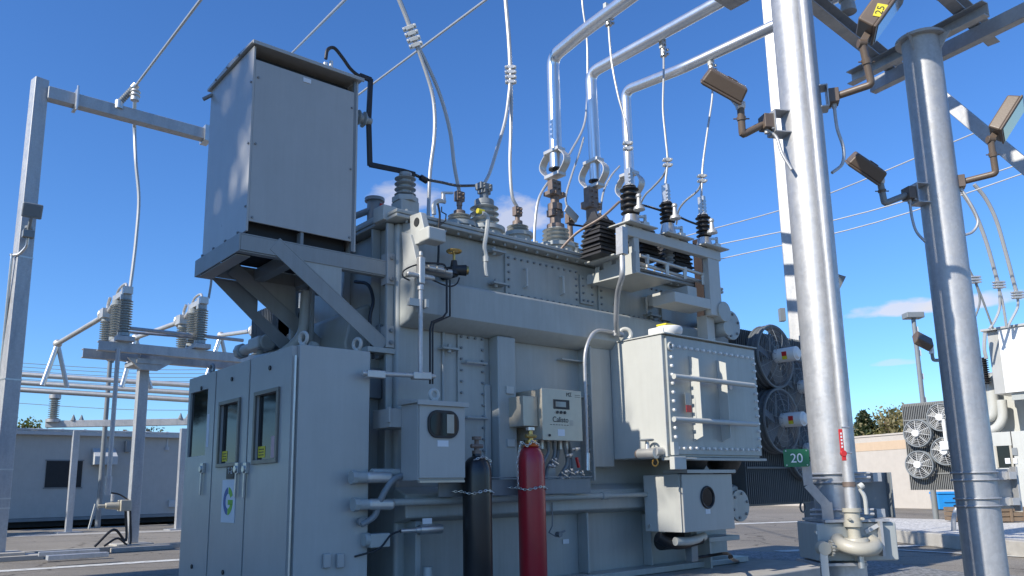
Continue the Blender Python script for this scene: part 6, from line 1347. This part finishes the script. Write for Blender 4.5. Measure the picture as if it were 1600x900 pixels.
# second transformer far right
t = T('power_transformer', 'second sunlit transformer cut by the right edge of the picture', 'transformer', U(1560, 800, z=0))
D2 = 21.5
a_ = U(1558, 515, d=D2); b_ = U(1562, 617, d=D2)
X2 = a_.x; Yn = a_.y
zt2, zb2_ = a_.z, U(1563, 616, d=D2).z
t.part('raised_box', MB().box((X2, Yn-5.2, zb2_), (X2+1.3, Yn, zt2)), 'white', bevel=.01)
qs = U(1541, 516, x=X2+.1); t.part('box_end', MB().box((X2+.12, Yn+.02, zb2_+.0), (X2+1.2, qs.y, zt2-.0)), 'encl', bevel=.01)
t.part('roof', MB().box((X2-.05, Yn-5.3, zt2+.002), (X2+1.4, qs.y+.1, zt2+.06)), 'encl')
t.part('bracket', MB().box((X2+.1, Yn-4, zb2_-.2), (X2+.2, Yn-.1, zb2_-.02)).prism([V3((X2+.2, Yn-.5, zb2_-.2)), V3((X2+.2, Yn-.9, zb2_-.2)), V3((X2+2, Yn-.9, zb2_-1.3)), V3((X2+2, Yn-.5, zb2_-1.3))], (0, .05, 0)), 'tank')
t.part('tank', MB().box((X2+1.6, Yn-5.5, .3), (X2+4.6, Yn+1.4, 4.3)), 'box', bevel=.04)
tp_ = MB(); tp_.tube([U(1548, 590, x=X2+1.2), U(1552, 640, x=X2+1.2), U(1545, 652, x=X2+1.2), U(1538, 640, x=X2+1.2), U(1537, 595, x=X2+1.2)], .14, 12); tp_.tube([U(1565, 625, x=X2+1.2), U(1566, 655, x=X2+1.2), U(1550, 672, x=X2+1.2), U(1525, 665, x=X2+1.2)], .13, 12)
tp_.box(U(1527, 592, x=X2+1.3), U(1542, 610, x=X2+1.3)+XA*.4); t.part('pipework', tp_, 'box')
ib = U(1541, 600, x=X2+.9); t.part('insulator', MB().sheds(ib, ZA, .75, .08, .13, 12, 14), 'poly'); ib = U(1526, 600, x=X2+1.5); t.part('insulator', MB().sheds(ib, ZA, .75, .08, .13, 12, 14), 'porc')
c0, c1 = U(1549, 676, x=X2-.3), U(1640, 795, x=X2-.3); ck = t.part('cabinet', MB().box((X2-.3, c1.y, c1.z), (X2+.8, c0.y, c0.z)), 'box', bevel=.01)
w0_, w1_ = U(1554, 697, x=X2-.31), U(1585, 730, x=X2-.31); t.part('window', MB().box((X2-.32, w1_.y, w1_.z), (X2-.305, w0_.y, w0_.z)), 'glass', parent=ck)
wf = MB().box((X2-.335, w1_.y, w1_.z), (X2-.325, w1_.y+.05, w0_.z)).box((X2-.335, w0_.y-.05, w1_.z), (X2-.325, w0_.y, w0_.z)); t.part('window_frame', wf, 'steel', parent=ck)
for i, (py0, py1) in enumerate(((700, 712), (716, 722), (716, 722))):
    q = U(1578-(i == 2)*8, py0, x=X2-.325); t.part('control_unit', MB().box(q, q+V3((-.004, -.16, -.14-.05*(i == 0)))), 'label' if i else 'darksteel', parent=ck)
sp_ = MB().box((X2-.312, U(1588, 700, x=X2).y-.02, c1.z), (X2-.302, U(1588, 700, x=X2).y, c0.z)); t.part('door_gap', sp_, 'blackcab', parent=ck)
q = U(1577, 752, x=X2-.31); t.part('logo_plate', MB().box((X2-.32, q.y-.2, q.z-.2), (X2-.305, q.y+.2, q.z+.2)), 'label', parent=ck)
e = arc(q.y, q.z, .07, .15, R(30), R(345), X2-.322, .9, 20); e.box((X2-.326, q.y-.14, q.z-.03), (X2-.322, q.y, q.z+.02)); t.part('emblem', e, 'lgreen', parent=ck)
t.part('plinth', MB().box((X2+.2, Yn-5.4, .0), (X2+4.6, Yn+1.2, .29)), 'conc')
# radiator with four white fans in front of it
r0, r1 = U(1409, 633, x=X2+1.0), U(1500, 765, x=X2+1.0)
RX = X2+1.0; t = T('radiator_bank', 'sunlit finned radiator with four white caged fans beside the right round post', 'radiator', (RX, r0.y, r1.z))
g = MB(); n = 30; yl = r0.y; yr = U(1500, 700, x=RX).y
for i in range(n):
    y = yl+(yr-yl)*i/(n-1); g.box((RX, y-.012, r1.z), (RX+1.6, y+.012, r0.z))
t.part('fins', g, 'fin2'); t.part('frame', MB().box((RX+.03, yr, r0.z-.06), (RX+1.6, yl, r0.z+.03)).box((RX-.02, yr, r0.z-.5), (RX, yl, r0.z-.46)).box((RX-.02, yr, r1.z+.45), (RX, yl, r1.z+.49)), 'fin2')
for px, py in ((1433, 677), (1436, 726), (1470, 652), (1477, 705)):
    fan(t, U(px, py, x=RX-.25), (-1, 0, 0), .39*1.0, False, ('darksteel', 'white'))
t.part('conduit', MB().cyl(U(1474, 655, x=RX-.35), U(1479, 700, x=RX-.35), .05, n=8).box(U(1470, 690, x=RX-.35), U(1482, 702, x=RX-.45)), 'white')
# wires down to the second transformer
rw = (([(1522, 288), (1540, 310), (1557, 345), (1573, 400), (1585, 445), (1590, 462)], .05, 'right thick pale wire curving down to the second transformer'), ([(1503, 300), (1522, 330), (1540, 375), (1556, 430), (1561, 450)], .05, 'left thick pale wire curving down to the second transformer'),
      ([(1590, 462), (1590, 480), (1580, 500), (1574, 512)], .035, 'fork below the clamp of the right thick pale wire'), ([(1561, 450), (1562, 480), (1555, 500), (1546, 514)], .035, 'left fork below the clamp of the left thick pale wire'), ([(1561, 450), (1567, 475), (1573, 512)], .035, 'right fork below the clamp of the left thick pale wire'),
      ([(1504, 390), (1514, 420), (1523, 437)], .03, 'thin dark wire right of the round post above its small clamp'), ([(1523, 437), (1531, 470), (1522, 500), (1518, 515)], .028, 'left thin fork ending behind the right round post'), ([(1523, 437), (1534, 465), (1552, 514)], .028, 'right thin fork ending on the far enclosure roof'))
for i, (P_, r_, lb) in enumerate(rw): wire([U(x, y, d=D2-.5+.0*i) for x, y in P_], r_, lb, 'darksteel' if 'thin' in lb else 'cable')
for (px, py, lb) in ((1561, 445, 'clamp on the left thick pale wire'), (1590, 461, 'clamp on the right thick pale wire'), (1523, 437, 'small clamp on the thin dark wire right of the round post')):
    splice(U(px, py, d=D2-.5), ZA, lb, 3, .1)
wire([U(1539, 520, d=21.5), U(1538, 545, d=21.5), U(1541, 560, d=21.5)], .05, 'short pale lead from the far enclosure roof to its black insulator')
# blue bin, timber crates, pipe hoop
q = U(1479, 796, z=.02)
t = T('storage_bin', 'bright blue plastic bin by the radiator', 'bin', q)
t.part('bin_body', MB().obox(q+ZA*.32, rt, fw, ZA, .9, .6, .62, 1.06), 'bluebin', bevel=.03); t.part('lid', MB().obox(q+ZA*.69, rt, fw, ZA, .98, .7, .1), 'bluebin', bevel=.02); t.part('rib', MB().obox(q+ZA*.36-fw*.34, rt, fw, ZA, .5, .03, .1), 'bluebin')
for px, py, w_, lb in ((1496, 815, .32, 'small wooden crate leaning behind the right round post'), (1572, 816, .6, 'low wooden crate on the gravel under the far cabinet')):
    q = U(px, py, z=.2); g = MB()
    for k in range(3): g.obox(q+ZA*(.08+k*.12), rt, fw, ZA, w_*1.2, .5, .1)
    for s_1 in (-.5, 0, .5): g.obox(q+ZA*.2+rt*w_*s_1*1.1-fw*.265, rt, fw, ZA, .07, .02, .36)
    one('wooden_crate', g, 'wood', lb, 'crate', group='wooden crates at the gravel', bevel=.006)
P_ = [U(x, y, d=17) for x, y in ((1491, 845), (1490, 815), (1494, 797), (1502, 792), (1520, 800))]; one('pipe_hoop', MB().tube(P_, .05, 10), 'galvd', 'bent steel hoop on the kerb beside the right round post', 'hoop')
# ================================================================== TREES
def tree(cx, cy, h, w_, mat, label, seed, conifer=False, trunk_h=None, leaf=.12, n=2600, cat='tree', group='trees beyond the yard'):
    rnd = random.Random(seed); t = T('tree', label, cat, (cx, cy, 0), group)
    tr = MB().tube([V3((cx, cy, 0)), V3((cx+.1, cy, h*.35)), V3((cx-.05, cy+.1, h*.7)), V3((cx, cy, h*.93))], max(.08, h*.022), 8)
    lf = MB(); cl = []
    if conifer:
        for i in range(26):
            f = i/25; z = h*(.18+.8*f); r = w_*.5*(1-f)**.8*rnd.uniform(.55, 1.1)+.1; a = rnd.uniform(0, 6.28); cl.append((V3((cx+math.cos(a)*r*.6, cy+math.sin(a)*r*.6, z)), r*.55+.12))
    else:
        for i in range(30):
            a = rnd.uniform(0, 6.28); e = rnd.uniform(-.5, 1); r = w_*.5*math.sqrt(1-min(.95, e*e))*rnd.uniform(.35, 1); cl.append((V3((cx+math.cos(a)*r, cy+math.sin(a)*r, h*.62+e*h*.32)), w_*rnd.uniform(.09, .2)))
            if i % 3 == 0: tr.tube([V3((cx, cy, h*.4)), (cl[-1][0]+V3((cx, cy, h*.4)))/2+ZA*.1, cl[-1][0]], h*.008, 5)
    for i in range(n):
        c, r = rnd.choice(cl); d = V3((rnd.gauss(0, 1), rnd.gauss(0, 1), rnd.gauss(0, .8))).normalized()*r*rnd.random()**.4; p = c+d
        u = V3((rnd.gauss(0, 1), rnd.gauss(0, 1), rnd.gauss(0, 1))).normalized(); v = u.cross(V3((rnd.gauss(0, 1), rnd.gauss(0, 1), rnd.gauss(0, 1)))).normalized(); s = leaf*rnd.uniform(.6, 1.4)
        lf.add([p-u*s, p+v*s*.5, p+u*s, p-v*s*.5], [(0, 1, 2, 3)])
    t.part('trunk', tr, 'bark')
    me = bpy.data.meshes.new('crown'); me.from_pydata([v-t.loc for v in lf.v], [], lf.f); me.materials.append(M[mat]); ob = bpy.data.objects.new('crown', me); COL.objects.link(ob); ob.parent = t.o
rt_tr = [(1348, 650, 4.5, 1, 'leafd', 'slim dark conifer just right of the thick round post', 1), (1362, 668, 4.5, 0, 'leafy', 'low yellow green tree right of the slim conifer', 2), (1383, 650, 8, 0, 'leaf', 'wide olive tree behind the beige wall', 3), (1408, 648, 7, 0, 'leaf', 'olive tree meeting the left edge of the sunlit radiator', 4)]
for px, pt, w_, con, m_, lb, sd_ in rt_tr:
    q = U(px, pt-(8 if con else 2), d=62); tree(q.x, q.y, q.z, w_, m_, lb, sd_, bool(con), n=3200, leaf=.16)
for px, pt, w_, m_, lb, sd_ in ((38, 655, 5, 'leafy', 'rounded yellow green tree beside the left column above the building roof', 11), (8, 664, 5, 'leaf', 'low olive tree left of the left column above the roof', 12), (100, 671, 4, 'leaf', 'low dark tree top peeping over the roof below the post insulator', 13), (196, 662, 3.5, 'leafd', 'sparse thin tree over the roof behind the stand column', 14), (232, 661, 4, 'leafd', 'sparse wiry tree over the building roof left of the cabinet', 15)):
    q = U(px, pt, d=66); tree(q.x, q.y, q.z, w_, m_, lb, sd_, n=1500 if sd_ < 14 else 500, leaf=.15)
# ================================================================== unseen block and tall tree added on the sunny side to throw shade; other trees beyond
nb = T('shade_block', 'tall grey block added unseen left of the camera to shade the yard', 'building', (-11, 7, 0))
nb.part('wall', MB().box((-14, 3.7, 0), (-8.5, 6.4, 11.3)).box((-14, 6.402, 0), (-8.5, 15, 11.5)), 'bldg', bevel=.04); nb.part('roof', MB().box((-14.2, 3.5, 11.302), (-8.3, 6.38, 11.4)).box((-14.2, 6.42, 11.502), (-8.3, 15.2, 11.6)), 'roof')
tree(-17, 8.3, 20.3, 8, 'leafd', 'tall tree added unseen behind the shade block to dapple the raised enclosure with shade', 31, n=5200, leaf=.2, group=None)
for cx, cy, h_, w_, sd_, lb in ((-9, 30, 10, 7, 41, 'leafy tree left of the yard beyond the picture edge, nearest the tall shade block'), (-4.8, 36, 10.5, 7, 42, 'leafy tree left of the yard beyond the picture edge, nearest the grey flat roof'), (-14, 25, 11, 8, 43, 'broad tree farthest left of the yard beyond the picture edge')):
    tree(cx, cy, h_, w_, 'leafd', lb, sd_, n=3000, leaf=.24, group=None)
